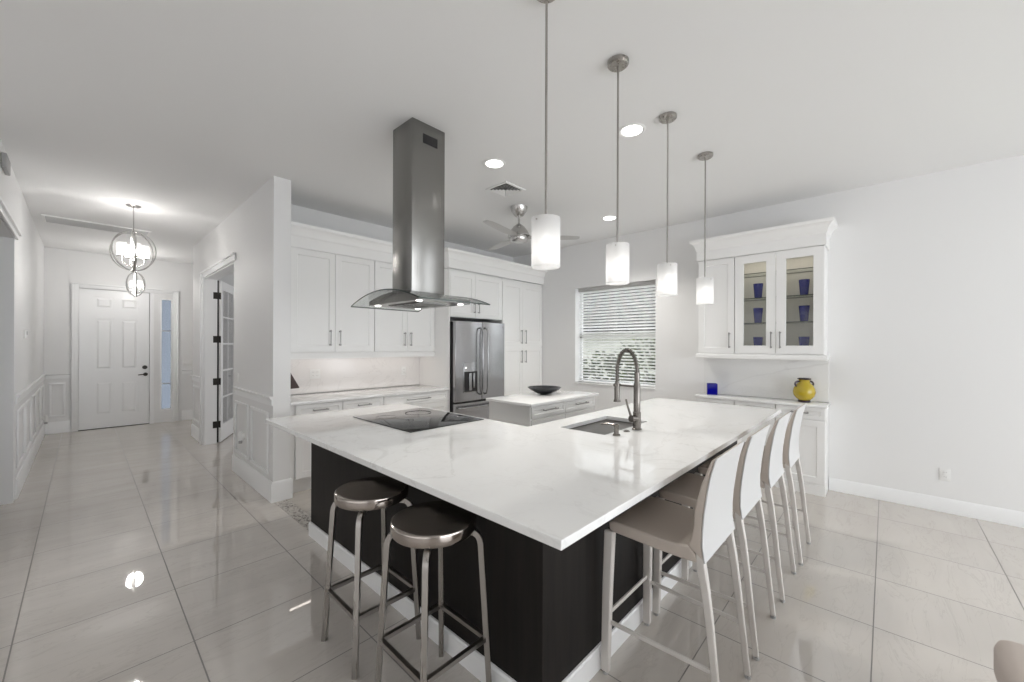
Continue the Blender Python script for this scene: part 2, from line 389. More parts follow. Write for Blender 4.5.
# door and opening casings
def casing(name, plane, at, a0, a1, z1, sgn, w=0.085, d=0.022, legs=(1, 1), head=0.0):
    b = B(); lo, hi = sorted((at, at + sgn * d)); l2, h2 = sorted((at, at + sgn * (d + 0.018)))
    def bb(p0, p1, q0, q1, l=lo, h=hi):
        if plane == 'X': b.box(l, h, p0, p1, q0, q1, 0.004)
        else: b.box(p0, p1, l, h, q0, q1, 0.004)
    if legs[0]: bb(a0 - w, a0, 0, z1 + w); bb(a0 - w, a0 - w + 0.02, 0, z1 + w - 0.0225, l2, h2)
    if legs[1]: bb(a1, a1 + w, 0, z1 + w); bb(a1 + w - 0.02, a1 + w, 0, z1 + w - 0.0225, l2, h2)
    bb(a0 - (0 if legs[0] else w), a1 + (0 if legs[1] else w), z1, z1 + w); bb(a0 - w - head, a1 + w + head, z1 + w - 0.022, z1 + w + 0.004, l2, h2)
    return struct(b.out(name, m_trim))
casing('trim_10', 'Y', 9.9985, -0.055, 1.175, 2.425, -1, 0.08)
casing('trim_11', 'X', 1.2085, 5.60, 7.30, 2.45, -1, 0.085, legs=(0, 1))
casing('trim_12', 'X', -0.4385, 4.62, 5.92, 2.45, 1, 0.06, legs=(0, 0))
struct(bx('trim_15', m_trim, None, -0.5995, -0.4385, 5.904, 5.9195, 0, 2.449))
struct(bx('trim_13', m_trim, None, 0.842, 0.90, 9.972, 9.9985, 0, 2.424))
b = B(); b.box(1.2085, 1.3615, 7.285, 7.2995, 0, 2.4495).box(1.2085, 1.3615, 5.6005, 5.615, 0, 2.4495).box(1.2105, 1.3595, 5.615, 7.285, 2.435, 2.4495)
struct(b.out('trim_14', m_trim))

# mosaic inlay across the kitchen threshold
struct(bx('mosaic_inlay', m_mosaic, None, 1.22, 1.335, 3.27, 4.155, 0.0, 0.0015))

# ------------------------------------------------------------------ front door, sidelight
d1 = struct(bpy.data.objects.new('door_1', None)); C.objects.link(d1); d1.location = (0, 10.03, 0)
def panel_field(b, x0, x1, z0, z1, y):
    b.loft([[(x0, y, z0), (x1, y, z0), (x1, y, z1), (x0, y, z1)], [(x0 + .012, y + .009, z0 + .012), (x1 - .012, y + .009, z0 + .012), (x1 - .012, y + .009, z1 - .012), (x0 + .012, y + .009, z1 - .012)],
            [(x0 + .03, y + .009, z0 + .03), (x1 - .03, y + .009, z0 + .03), (x1 - .03, y + .009, z1 - .03), (x0 + .03, y + .009, z1 - .03)],
            [(x0 + .05, y + .001, z0 + .05), (x1 - .05, y + .001, z0 + .05), (x1 - .05, y + .001, z1 - .05), (x0 + .05, y + .001, z1 - .05)]], caps=False)
    f = [b.bm.verts[i] for i in range(len(b.bm.verts) - 4, len(b.bm.verts))] if False else None
def six_panel(x0, x1, z0, z1, y0, y1, cols, rows):
    """a moulded slab: solid stiles and rails, fielded panels in the gaps"""
    b = B(); xs = [x0] + [v for c in cols for v in c] + [x1]; zs = [z0] + [v for r in rows for v in r] + [z1]
    for i in range(0, len(xs), 2): b.box(xs[i], xs[i + 1], y0, y1, z0, z1)
    for c in cols:
        for i in range(0, len(zs), 2): b.box(c[0], c[1], y0, y1, zs[i], zs[i + 1])
    for c in cols:
        for r in rows:
            b.box(c[0], c[1], y0 + 0.012, y1 - 0.012, r[0], r[1])
            q = 0.03
            b.loft([[(c[0] + q, y0 + .012, r[0] + q), (c[1] - q, y0 + .012, r[0] + q), (c[1] - q, y0 + .012, r[1] - q), (c[0] + q, y0 + .012, r[1] - q)],
                    [(c[0] + q + .025, y0 + .002, r[0] + q + .025), (c[1] - q - .025, y0 + .002, r[0] + q + .025), (c[1] - q - .025, y0 + .002, r[1] - q - .025), (c[0] + q + .025, y0 + .002, r[1] - q - .025)]])
    return b
six_panel(-0.052, 0.832, 0.012, 2.415, -0.04, 0.005, [(0.13, 0.365), (0.445, 0.69)], [(0.235, 0.83), (1.02, 1.92), (2.09, 2.30)]).out('door_panel', m_trim, d1, ang=15)
B().box(-0.0595, -0.03, 0.006, 0.03, 0.012, 2.424).box(0.81, 0.8395, 0.006, 0.03, 0.012, 2.424).box(-0.03, 0.81, 0.006, 0.03, 2.39, 2.424).out('door_stop', m_trim, d1)
bx('threshold', m_dark, d1, -0.055, 0.838, -0.045, 0.01, 0.0, 0.011)
b = B(); b.lathe([(0.001, -0.075), (0.033, -0.075), (0.036, -0.06), (0.036, -0.042), (0.001, -0.042)], (0.775, 0, 1.05), 20, 'Y').out('deadbolt', m_dark, d1)
b = B(); b.lathe([(0.001, -0.06), (0.03, -0.06), (0.033, -0.042), (0.001, -0.042)], (0.785, 0, 0.92), 20, 'Y'); b.cyl((0.785, -0.06, 0.92), (0.785, -0.10, 0.92), 0.011, 12)
b.tube([(0.79, -0.095, 0.92), (0.74, -0.10, 0.922), (0.68, -0.098, 0.914)], [0.012, 0.01, 0.008], 10).out('lever_handle', m_dark, d1)
w2 = struct(bpy.data.objects.new('window_2', None)); C.objects.link(w2)
b = B(); b.box(0.986, 1.01, 10.0, 10.06, 0.226, 2.339).box(1.145, 1.169, 10.0, 10.06, 0.226, 2.339).box(1.01, 1.145, 10.0, 10.06, 0.226, 0.25).box(1.01, 1.145, 10.0, 10.06, 2.315, 2.339)
b.out('window_frame', m_trim, w2)
b = B(); b.box(1.01, 1.145, 10.02, 10.035, 1.72, 1.738).box(1.01, 1.145, 10.02, 10.035, 0.72, 0.738).out('muntin', m_grey, w2)
bx('pane', m_side, w2, 1.01, 1.145, 10.037, 10.043, 0.25, 2.315)

# ------------------------------------------------------------------ french door swung into the den
ang = math.atan2(0.66, 0.31)
d2 = struct(bpy.data.objects.new('door_2', None)); C.objects.link(d2); d2.location = (1.392, 7.296, 0); d2.rotation_euler = (0, 0, ang)
LW = 0.80; b = B(); cols = [0.115, 0.40, LW - 0.115]; nz = 5; z0, z1 = 0.26, 2.30
b.box(0, 0.10, -0.02, 0.02, 0.012, 2.43).box(LW - 0.10, LW, -0.02, 0.02, 0.012, 2.43).box(0.10, LW - 0.10, -0.02, 0.02, 0.012, z0).box(0.10, LW - 0.10, -0.02, 0.02, z1, 2.43)
b.out('door_frame', m_trim, d2)
b = B(); b.box(0.39, 0.41, -0.014, 0.014, z0, z1)
for k in range(1, nz):
    z = z0 + (z1 - z0) * k / nz; b.box(0.10, LW - 0.10, -0.0145, 0.0145, z - 0.011, z + 0.011)
b.out('glazing_bars', m_trim, d2)
bx('hinge_gap_shade', m_black, d2, -0.0135, -0.0035, 0.006, 0.026, 0.012, 2.43)  # black strip standing in for the shade of the hinge-side gap
bx('pane', m_pane, d2, 0.10, LW - 0.10, -0.003, 0.003, z0, z1)
IM = Matrix.LocRotScale(d2.location, d2.rotation_euler, None).inverted()
for z in (0.28, 0.92, 1.55, 2.2):
    t = bmesh.new(); q = B(); q.box(1.312, 1.362, 7.2815, 7.2845, z - .05, z + .05).cyl((1.368, 7.279, z - .05), (1.368, 7.279, z + .05), 0.008, 12)
    h = B(); h.add(q.bm, IM); h.box(-0.003, -0.0005, -0.019, 0.022, z - .05, z + .05).out('hinge', m_dark, d2)
b = B(); b.cyl((LW - 0.06, -0.02, 0.95), (LW - 0.06, -0.07, 0.95), 0.01, 12).tube([(LW - 0.06, -0.066, 0.95), (LW - 0.17, -0.066, 0.95)], 0.009, 10).out('lever_handle', m_dark, d2)

# ------------------------------------------------------------------ kitchen window with blind, garden beyond
w1 = struct(bpy.data.objects.new('window_1', None)); C.objects.link(w1)
b = B(); X0, X1 = 5.385, 5.42
for (a0, a1, q0, q1) in ((WY0, WY0 + .045, WZ0, WZ1), (WY1 - .045, WY1, WZ0, WZ1), (WY0, WY1, WZ0, WZ0 + .05), (WY0, WY1, WZ1 - .05, WZ1), (WY0, WY1, 1.60, 1.65)): b.box(X0, X1, a0 + .0005, a1 - .0005, q0 + .0005, q1 - .0005)
b.out('window_frame', m_trim, w1)
bx('pane', m_pane, w1, 5.399, 5.405, WY0 + .02, WY1 - .02, WZ0 + .02, WZ1 - .02)
B().box(5.235, 5.384, WY0 + 0.001, WY1 - 0.001, WZ0 + .0005, WZ0 + 0.022, 0.004).out('window_sill', m_quartz, w1)
b = B(); b.box(5.2505, 5.384, WY1 - 0.008, WY1 - 0.0005, WZ0 + .023, WZ1 - .001).box(5.2505, 5.384, WY0 + .0005, WY0 + 0.008, WZ0 + .023, WZ1 - .001).out('jamb', m_trim, w1)
bl = thing('window_blind', 'white horizontal slat blind with slats tilted open in the kitchen window', 'blind', (5.352, (WY0 + WY1) / 2, WZ0))
hw = (WY1 - WY0) / 2 - 0.012
B().box(-0.028, 0.028, -hw, hw, WZ1 - WZ0 - 0.052, WZ1 - WZ0 - 0.004, 0.003).out('headrail', m_headrail, bl)
B().box(-0.024, 0.024, -hw, hw, 0.028, 0.046, 0.004).out('bottom_rail', m_slat, bl)
b = B(); t = radians(24); z = 0.075
while z < WZ1 - WZ0 - 0.07:
    up = [(-0.025, 0.0), (-0.012, 0.0025), (0.0, 0.0033), (0.012, 0.0025), (0.025, 0.0)]
    poly = up + [(x, y - 0.0028) for x, y in reversed(up)]
    b.prism([(x * cos(t) + y * sin(t), z - x * sin(t) + y * cos(t)) for x, y in poly], 'Y', -hw, hw) if False else b.loft([[(x * cos(t) + y * sin(t), yy, z - x * sin(t) + y * cos(t)) for x, y in poly] for yy in (-hw, hw)])
    z += 0.0447
b.out('slats', m_slat, bl)
b = B()
for yy in (-0.45, 0.0, 0.45):
    for xx in (-0.026, 0.026): b.cyl((xx, yy, 0.04), (xx, yy, WZ1 - WZ0 - 0.03), 0.0012, 6)
b.out('ladder_cord', m_slat, bl)
struct(bx('exterior_ground', m_lawn, None, 5.5, 16, -6, 14, -0.35, -0.25))
hd = B()
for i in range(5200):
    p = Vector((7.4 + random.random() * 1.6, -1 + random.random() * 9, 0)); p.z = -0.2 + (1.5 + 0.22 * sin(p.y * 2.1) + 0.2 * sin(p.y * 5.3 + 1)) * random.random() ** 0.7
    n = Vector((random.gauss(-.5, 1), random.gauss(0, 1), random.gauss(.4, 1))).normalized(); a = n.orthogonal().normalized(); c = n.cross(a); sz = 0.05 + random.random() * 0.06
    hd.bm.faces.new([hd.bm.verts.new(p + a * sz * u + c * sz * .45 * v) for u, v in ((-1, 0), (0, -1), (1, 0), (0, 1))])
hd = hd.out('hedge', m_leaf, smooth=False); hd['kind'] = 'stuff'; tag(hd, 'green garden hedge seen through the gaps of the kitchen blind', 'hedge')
nb = thing('neighbor_house', 'pale house beyond the hedge outside the kitchen window', 'house', (12, 5, -0.25))
bx('house_wall', m_stucco, nb, 0, 6, -6, 10, 0, 2.3)
B().prism([(-0.7, 2.2), (-0.7, 2.3), (3.0, 5.2), (6.7, 2.3), (6.7, 2.2)], 'Y', -6.5, 10.5).out('house_roof', m_roof, nb)

# ------------------------------------------------------------------ cabinet kit (local: x along the run, front at y = 0, depth +y)
def front(b, x0, x1, z0, z1, y=-0.02, t=0.02, s=0.062, rec=0.009, open_=False):
    s = min(s, (z1 - z0) * 0.3)
    def q(o, yy): return [(x0 + o, yy, z0 + o), (x1 - o, yy, z0 + o), (x1 - o, yy, z1 - o), (x0 + o, yy, z1 - o)]
    if open_: b.loft([q(0, y + t), q(0, y + .0015), q(.0015, y), q(s, y), q(s + .003, y + .004), q(s + .003, y + t)], closed=True)
    else: b.loft([q(0, y + t), q(0, y + .0015), q(.0015, y), q(s, y), q(s + .006, y + rec), q(s + .012, y + rec)])
    return b
def pull(parent, x, z, length=0.15, vert=True, y=-0.02):
    b = B(); h = length / 2; st = 0.03
    ends = [(x, z - h), (x, z + h)] if vert else [(x - h, z), (x + h, z)]
    for (ex, ez) in ends:
        b.lathe([(0.0001, 0.0), (0.0085, 0.0), (0.0085, -0.003), (0.005, -0.006), (0.005, -st - .004), (0.0075, -st - .006), (0.0001, -st - .007)], (ex, y, ez), 12, 'Y')
    e = 0.012
    p0, p1 = ((x, y - st, z - h - e), (x, y - st, z + h + e)) if vert else ((x - h - e, y - st, z), (x + h + e, y - st, z))
    b.cyl(p0, p1, 0.0058, 10)
    return b.out('handle', m_pull, parent)
def carcass(parent, w, d, z0, z1, hollow=False, toe=0.0, m=None):
    b = B(); g = 0.0012
    if not hollow:
        if toe: b.box(g, w - g, 0.075, d, z0, z0 + toe).box(g, w - g, 0, d, z0 + toe, z1)
        else: b.box(g, w - g, 0, d, z0, z1)
    else:
        b.box(g, .018, 0, d, z0, z1).box(w - .018, w - g, 0, d, z0, z1).box(.018, w - .018, 0, d, z0, z0 + .02).box(.018, w - .018, 0, d, z1 - .02, z1)
        bx('back_board', m_inside, parent, .018, w - .018, d - .012, d, z0 + .02, z1 - .02)
    return b.out('cabinet_body', m or m_cab, parent)
def door(parent, x0, x1, z0, z1, hx=None, hz=None, hl=0.15, vert=True, kind='door'):
    g = 0.0018; o = front(B(), x0 + g, x1 - g, z0 + g, z1 - g).out(kind, m_cab, parent, ang=20)
    if hx is not None: pull(o, hx, hz, hl, vert)
    return o

# back wall uppers
GU = 'wall cabinets over the back counter'
c = thing('wall_cabinet', 'white two-door wall cabinet beside the hall pillar', 'cabinet', (1.45, 4.52, 0), 0, GU)
carcass(c, 0.942, 0.357, 1.39, 2.49); door(c, 0.012, 0.472, 1.395, 2.487, 0.415, 1.55); door(c, 0.472, 0.94, 1.395, 2.487, 0.492 + 0.03, 1.55)
c = thing('wall_cabinet', 'white two-door wall cabinet behind the steel range hood', 'cabinet', (2.394, 4.52, 0), 0, GU)
carcass(c, 0.882, 0.357, 1.39, 2.49); door(c, 0.002, 0.45, 1.395, 2.487, 0.407, 1.55); door(c, 0.45, 0.88, 1.395, 2.487, 0.498, 1.55)
tag(B().profile([(1.37, 4.512), (3.277, 4.512)], [(0, 1.322), (0.014, 1.322), (0.014, 1.378), (0.008, 1.3885), (-0.03, 1.3885), (-0.03, 1.322)]).out('light_rail', m_cab), 'white light rail strip under the wall cabinets over the back counter', 'trim rail')
CROWN = [(0, 2.489), (0.012, 2.489), (0.012, 2.60), (0.022, 2.615), (0.03, 2.65), (0.05, 2.682), (0.075, 2.70), (0.08, 2.728), (0, 2.728)]
tag(B().profile([(1.37, 4.50), (3.262, 4.50), (3.262, 4.18), (5.246, 4.18)], CROWN).out('crown_molding', m_cab, ang=20), 'white crown moulding stepping along the top of the back wall cabinets', 'crown moulding')
tag(bx('cabinet_filler', m_cab, None, 1.363, 1.449, 4.53, 4.56, 1.392, 2.489), 'narrow white filler strip between hall pillar and wall cabinets', 'filler')
# fridge surround and pantry
tag(bx('fridge_panel', m_cab, None, 3.279, 3.299, 4.20, 4.879, 0.0, 2.489), 'tall white side panel on the left flank of the refrigerator', 'panel')
c = thing('bridge_cabinet', 'white two-door cabinet above the stainless refrigerator', 'cabinet', (3.301, 4.22, 0))
carcass(c, 0.98, 0.655, 1.852, 2.488); door(c, 0.002, 0.442, 1.857, 2.46, 0.418, 1.99, 0.115); door(c, 0.442, 0.978, 1.857, 2.46, 0.495, 1.99, 0.115)
c = thing('pantry_cabinet', 'tall white four-door pantry cabinet right of the refrigerator', 'cabinet', (4.283, 4.22, 0))
carcass(c, 0.962, 0.655, 0, 2.488, toe=0.11)
door(c, 0.004, 0.462, 1.468, 2.44, 0.425, 1.61, 0.19); door(c, 0.462, 0.958, 1.468, 2.44, 0.52, 1.61, 0.19)
door(c, 0.004, 0.462, 0.115, 1.45, 0.425, 1.30, 0.17); door(c, 0.462, 0.958, 0.115, 1.45, 0.52, 1.30, 0.17)
# back base units
GB = 'base cabinets under the back counter'
tag(bx('cabinet_filler', m_cab, None, 1.363, 1.413, 4.225, 4.26, 0.14, 0.884), 'narrow white filler strip between hall pillar and base cabinets', 'filler')
for x0, x1, lab, three in ((1.415, 1.876, 'white base cabinet nearest the hall pillar with one drawer over a door', 0), (1.878, 2.349, 'white narrow base cabinet, second from the hall pillar', 0), (2.351, 3.277, 'wide white drawer base cabinet beside the refrigerator', 1)):
    c = thing('base_cabinet', lab, 'cabinet', (x0, 4.22, 0), 0, GB); wd = x1 - x0
    carcass(c, wd, 0.655, 0, 0.884, toe=0.15)
    door(c, 0.002, wd - .002, 0.748, 0.88, wd / 2, 0.816, 0.31 if three else 0.13, False, 'drawer')
    if three: door(c, 0.002, wd - .002, 0.455, 0.745, wd / 2, 0.66, 0.31, False, 'drawer'); door(c, 0.002, wd - .002, 0.155, 0.452, wd / 2, 0.37, 0.31, False, 'drawer')
    else: door(c, 0.002, wd - .002, 0.155, 0.745, wd - 0.045, 0.62, 0.13)
tag(B().box(1.364, 3.277, 4.175, 4.878, 0.8855, 0.9155, 0.003).out('back_countertop', m_quartz), 'white quartz counter running under the back wall cabinets', 'countertop')
tag(B().box(1.364, 3.277, 4.866, 4.879, 0.917, 1.388).out('backsplash', m_splash), 'veined pale stone backsplash above the back counter', 'backsplash')
def wall_plate(label, loc, rz, gangs=1, kind='outlet', group=None):
    c = thing('wall_outlet' if kind == 'outlet' else 'wall_switch', label, kind, loc, rz, group); wd = 0.035 + 0.023 * (gangs - 1)
    B().box(-wd, wd, -0.006, 0, -0.057, 0.057, 0.003).out('cover_plate', m_white, c)
    for g in range(gangs):
        gx = (g - (gangs - 1) / 2) * 0.046
        if kind == 'outlet':
            for s in (-1, 1):
                b = B(); b.lathe([(0.0001, 0), (0.0165, 0), (0.0165, -0.003), (0.0001, -0.003)], (gx, -0.0055, s * 0.02), 20, 'Y'); r = b.out('receptacle', m_white, c)
                B().box(gx - .0075, gx - .0055, -0.0092, -0.0085, s * .02 - .004, s * .02 + .004).box(gx + .0055, gx + .0075, -0.0092, -0.0085, s * .02 - .004, s * .02 + .004).out('slot', m_black, r)
        else: B().box(gx - 0.016, gx + 0.016, -0.010, -0.006, -0.033, 0.033, 0.002).out('rocker', m_white, c)
    return c
wall_plate('white double outlet plate on the stone backsplash nearest the hall pillar', (1.845, 4.865, 1.135), 0, 2)
wall_plate('white single outlet plate on the stone backsplash near the refrigerator', (3.016, 4.865, 1.12), 0, 1)
wall_plate('white duplex outlet low on the bare wall right of the glass cabinet', (5.2495, -0.388, 0.335), -pi / 2, 1)
# dark brown easel-backed book stand
bs = thing('book_stand', 'dark brown slanted stand on the back counter beside the hall pillar', 'stand', (1.475, 4.60, 0.9165))
B().prism([(-0.085, 0.085), (0.105, 0.092), (0.108, 0.10), (-0.055, 0.40), (-0.085, 0.40)], 'Y', -0.006, 0.008).out('front_board', m_book, bs, bevel=0.002)
B().box(-0.095, -0.045, -0.02, 0.09, 0, 0.084, 0.004).out('foot', m_book, bs)
B().loft([[(-0.08, .075, 0.085), (-0.055, .075, 0.085), (-0.055, .087, 0.085), (-0.08, .087, 0.085)], [(-0.08, .009, 0.37), (-0.055, .009, 0.37), (-0.055, .019, 0.37), (-0.08, .019, 0.37)]]).out('strut', m_book, bs)
area('undercabinet_light', (2.3, 4.68, 1.384), (0, 0, 0), 1.7, 0.04, 1.0, (1, 0.90, 0.82))

# ------------------------------------------------------------------ refrigerator
fr = thing('refrigerator', 'stainless french-door refrigerator with water dispenser', 'refrigerator', (3.775, 4.15, 0))
bx('fridge_case', m_black, fr, -0.462, 0.462, 0.012, 0.715, 0.02, 1.785)
def slabdoor(x0, x1, z0, z1, name='fridge_door', bow=0.012):
    n = 9; P = []
    for i in range(n): u = i / (n - 1); P.append((x0 + (x1 - x0) * u, -0.045 - bow * (1 - (2 * u - 1) ** 2)))
    b = B(); b.prism([(x0, 0.008)] + P + [(x1, 0.008)], 'Z', z0, z1); return b.out(name, m_fridge, fr, bevel=0.005)
dl = slabdoor(-0.460, 0.009, 0.722, 1.797); dr = slabdoor(0.015, 0.460, 0.722, 1.797); df = slabdoor(-0.460, 0.460, 0.065, 0.700, 'freezer_drawer')
for d_, x in ((dl, -0.032), (dr, 0.055)):
    B().tube([(x, -0.05, 0.80), (x, -0.10, 0.815), (x, -0.117, 0.90), (x, -0.122, 1.26), (x, -0.117, 1.62), (x, -0.10, 1.70), (x, -0.05, 1.715)], 0.0125, 12).out('handle', m_fridge, d_)
B().tube([(-0.41, -0.05, 0.645), (-0.40, -0.105, 0.645), (-0.35, -0.115, 0.645), (0.35, -0.115, 0.645), (0.40, -0.105, 0.645), (0.41, -0.05, 0.645)], 0.0125, 12).out('handle', m_fridge, df)
b = B(); b.box(-0.335, -0.085, -0.0625, -0.052, 0.84, 1.245, 0.003).out('dispenser_panel', m_fridge, dl)
b = B(); b.box(-0.325, -0.095, -0.0640, -0.060, 0.85, 1.12).out('dispenser_recess', m_black, dl)
b = B(); b.box(-0.250, -0.205, -0.080, -0.0642, 0.87, 1.10, 0.004).box(-0.175, -0.145, -0.078, -0.0642, 0.90, 1.10, 0.004).out('dispenser_paddle', m_fridge, dl)
B().lathe([(0.0001, -0.066), (0.008, -0.066), (0.008, -0.062), (0.0001, -0.062)], (-0.30, 0, 1.175), 14, 'Y').out('indicator_light', m_led, dl)
B().lathe([(0.0001, -0.056), (0.014, -0.056), (0.014, -0.046), (0.0001, -0.046)], (0.425, 0, 1.745), 20, 'Y').out('badge', m_pull, dr)

# ------------------------------------------------------------------ dry bar on the right wall (front faces -X)
RX, RY = 4.972, 1.62
GR = 'wall cabinets on the right wall'
c = thing('wall_cabinet', 'white solid-door wall cabinet left of the two glass doors', 'cabinet', (RX, RY, 0), -pi / 2, GR)
carcass(c, 0.384, 0.277, 1.39, 2.47); door(c, 0.002, 0.383, 1.394, 2.467, 0.338, 1.54)
c = thing('display_cabinet', 'white wall cabinet with two glass doors showing blue tumblers', 'cabinet', (RX, RY - 0.386, 0), -pi / 2, GR)
carcass(c, 0.794, 0.277, 1.39, 2.47, True)
def gdoor(x0, x1, hx):
    g = 0.0018; o = front(B(), x0 + g, x1 - g, 1.394 + g, 2.467 - g, s=0.083, open_=True).out('glass_door', m_cab, c, ang=20)
    bx('pane', m_cabglass, o, x0 + .08, x1 - .08, -0.011, -0.007, 1.474, 2.387); pull(o, hx, 1.54)
gdoor(0.002, 0.389, 0.350); gdoor(0.391, 0.792, 0.43)
for z in (1.722, 1.992, 2.262): 
    sh = B().box(0.02, 0.774, 0.008, 0.262, z, z + 0.007).out('glass_shelf', m_shelf, c); sh.data.materials.append(m_glassedge)
    for p in sh.data.polygons:
        if abs(p.normal.y) > 0.9: p.material_index = 1
cup_prof = [(0.0001, 0), (0.033, 0), (0.035, 0.004), (0.048, 0.165), (0.0455, 0.165), (0.033, 0.01), (0.0001, 0.008)]
cup0 = None
area('cabinet_fill_light', (5.11, 0.84, 2.44), (0, 0, 0), 0.05, 0.7, 0.6, (1, 0.93, 0.82))  # added warm lamp that brightens the cabinet interior; it has no fixture
for y, side in ((1.035, 'left'), (0.62, 'right')):
    for z, sh in ((2.0, 'second shelf from the top'), (1.73, 'third shelf from the top'), (1.4105, 'cabinet floor')):
        lab = 'cobalt blue glass tumbler on the %s behind the %s glass door' % (sh, side)
        if cup0 is None: cup0 = tag(B().lathe(cup_prof, n=28).out('tumbler', m_blue), lab, 'tumbler', 'blue tumblers in the glass cabinet'); cup0.location = (5.10, y, z); 
        else: k = cup0.copy(); C.objects.link(k); k.location = (5.10, y, z); k['label'] = lab
CR2 = [(o, z - 0.018) for o, z in CROWN]
tag(B().profile([(5.248, RY + 0.001), (4.951, RY + 0.001), (4.951, RY - 1.181), (5.248, RY - 1.181)][::1], [(o, z) for o, z in CR2]).out('crown_molding', m_cab, ang=20), 'white crown moulding on top of the glass-door wall cabinet', 'crown moulding')
RAILP = [(0, 1.335), (0.016, 1.335), (0.02, 1.345), (0.02, 1.375), (0.008, 1.3885), (-0.03, 1.3885), (-0.03, 1.335)]
tag(B().profile([(5.248, RY + 0.001), (4.953, RY + 0.001), (4.953, RY - 1.181), (5.248, RY - 1.181)], RAILP).out('light_rail', m_cab, ang=20), 'white light rail under the glass-door wall cabinet', 'trim rail')
GD = 'base cabinets on the right wall'
for y0, y1, lab in ((1.628, 1.236, 'white base cabinet under the blue square holder'), (1.234, 0.846, 'middle white base cabinet below the glass-door cabinet'), (0.844, 0.43, 'white base cabinet under the yellow vase')):
    c = thing('base_cabinet', lab, 'cabinet', (RX, y0, 0), -pi / 2, GD); wd = y0 - y1
    carcass(c, wd, 0.275, 0, 0.868, toe=0.0)
    bx('plinth', m_cab, c, 0.0015, wd - 0.0015, -0.012, -0.0005, 0.0, 0.10)
    door(c, 0.002, wd - .002, 0.745, 0.866, wd / 2, 0.81, 0.13, False, 'drawer'); door(c, 0.002, wd - .002, 0.112, 0.742, 0.045, 0.62, 0.13)
tag(B().box(4.925, 5.248, 0.415, 1.645, 0.8695, 0.8985, 0.003).out('bar_countertop', m_quartz), 'white quartz counter below the glass-door wall cabinet', 'countertop')
tag(B().box(5.240, 5.249, 0.43, 1.645, 0.899, 1.334).out('backsplash', m_barsplash), 'pale veined stone backsplash behind the yellow vase', 'backsplash')
# yellow two-handled vase
v = thing('vase', 'yellow two-handled vase with dark rim on the bar counter', 'vase', (5.08, 0.615, 0.899)); v.scale = (1, 1, 1.08)
B().lathe([(0.0001, 0.022), (0.05, 0.022), (0.066, 0.034), (0.09, 0.062), (0.098, 0.098), (0.093, 0.13), (0.075, 0.163), (0.052, 0.186), (0.046, 0.203), (0.05, 0.215), (0.045, 0.215), (0.04, 0.20), (0.06, 0.16), (0.085, 0.10), (0.05, 0.03), (0.0001, 0.028)], n=40).out('vase_body', m_yellow, v)
B().lathe([(0.0001, 0), (0.052, 0), (0.056, 0.008), (0.052, 0.0215), (0.0001, 0.0215)]).out('foot', m_vdark, v)
B().lathe([(0.044, 0.2155), (0.056, 0.2155), (0.06, 0.222), (0.056, 0.229), (0.044, 0.229)], closed=True).out('rim', m_vdark, v)
ca = radians(-47)
for s in (-1, 1):
    B().tube([(s * (0.06 + .034 * sin(t_)) * cos(ca) * 1.0, s * (0.06 + .034 * sin(t_)) * sin(ca), 0.173 + 0.026 * cos(t_)) for t_ in [pi * k / 10 for k in range(-1, 12)]], 0.0085, 10).out('handle', m_vdark, v)
# blue square holder
k = thing('candle_holder', 'deep blue square glass holder on the bar counter', 'candle holder', (5.12, 1.515, 0.899), radians(20))
b = B(); b.slab([-0.056, -0.049, 0.049, 0.056], [-0.056, -0.049, 0.049, 0.056], lambda x, y: abs(x) > 0.049 or abs(y) > 0.049, 0.012, 0.13); b.out('holder_wall', m_blued, k, bevel=0.002)
B().box(-0.056, 0.056, -0.056, 0.056, 0, 0.0118, 0.002).out('holder_base', m_blued, k)

# ------------------------------------------------------------------ second island
s2 = thing('prep_island', 'small white drawer island carrying the dark bowl', 'island', (2.935, 2.50, 0))
b = B(); b.box(0, 1.15, 0.0, 0.57, 0.10, 0.884).box(0.05, 1.10, 0.06, 0.52, 0, 0.10); b.out('cabinet_body', m_cab, s2)
for x0, x1 in ((0.005, 0.555), (0.56, 1.145)):
    door(s2, x0, x1, 0.765, 0.88, (x0 + x1) / 2, 0.835, 0.2, False, 'drawer'); door(s2, x0, x1, 0.44, 0.75, (x0 + x1) / 2, 0.66, 0.2, False, 'drawer'); door(s2, x0, x1, 0.115, 0.425, (x0 + x1) / 2, 0.34, 0.2, False, 'drawer')
tag(B().box(2.905, 4.13, 2.46, 3.09, 0.8855, 0.9155, 0.003).out('prep_countertop', m_quartz), 'white quartz top of the small island with a dark bowl on it', 'countertop')
bw = B(); bw.lathe([(0.0001, 0), (0.055, 0), (0.07, 0.004), (0.10, 0.016), (0.165, 0.05), (0.195, 0.075), (0.19, 0.078), (0.16, 0.058), (0.10, 0.026), (0.0001, 0.014)], n=48)
bw = tag(bw.out('bowl', m_bowl), 'charcoal shallow bowl on the small white island', 'bowl'); bw.location = (3.64, 2.885, 0.9158)

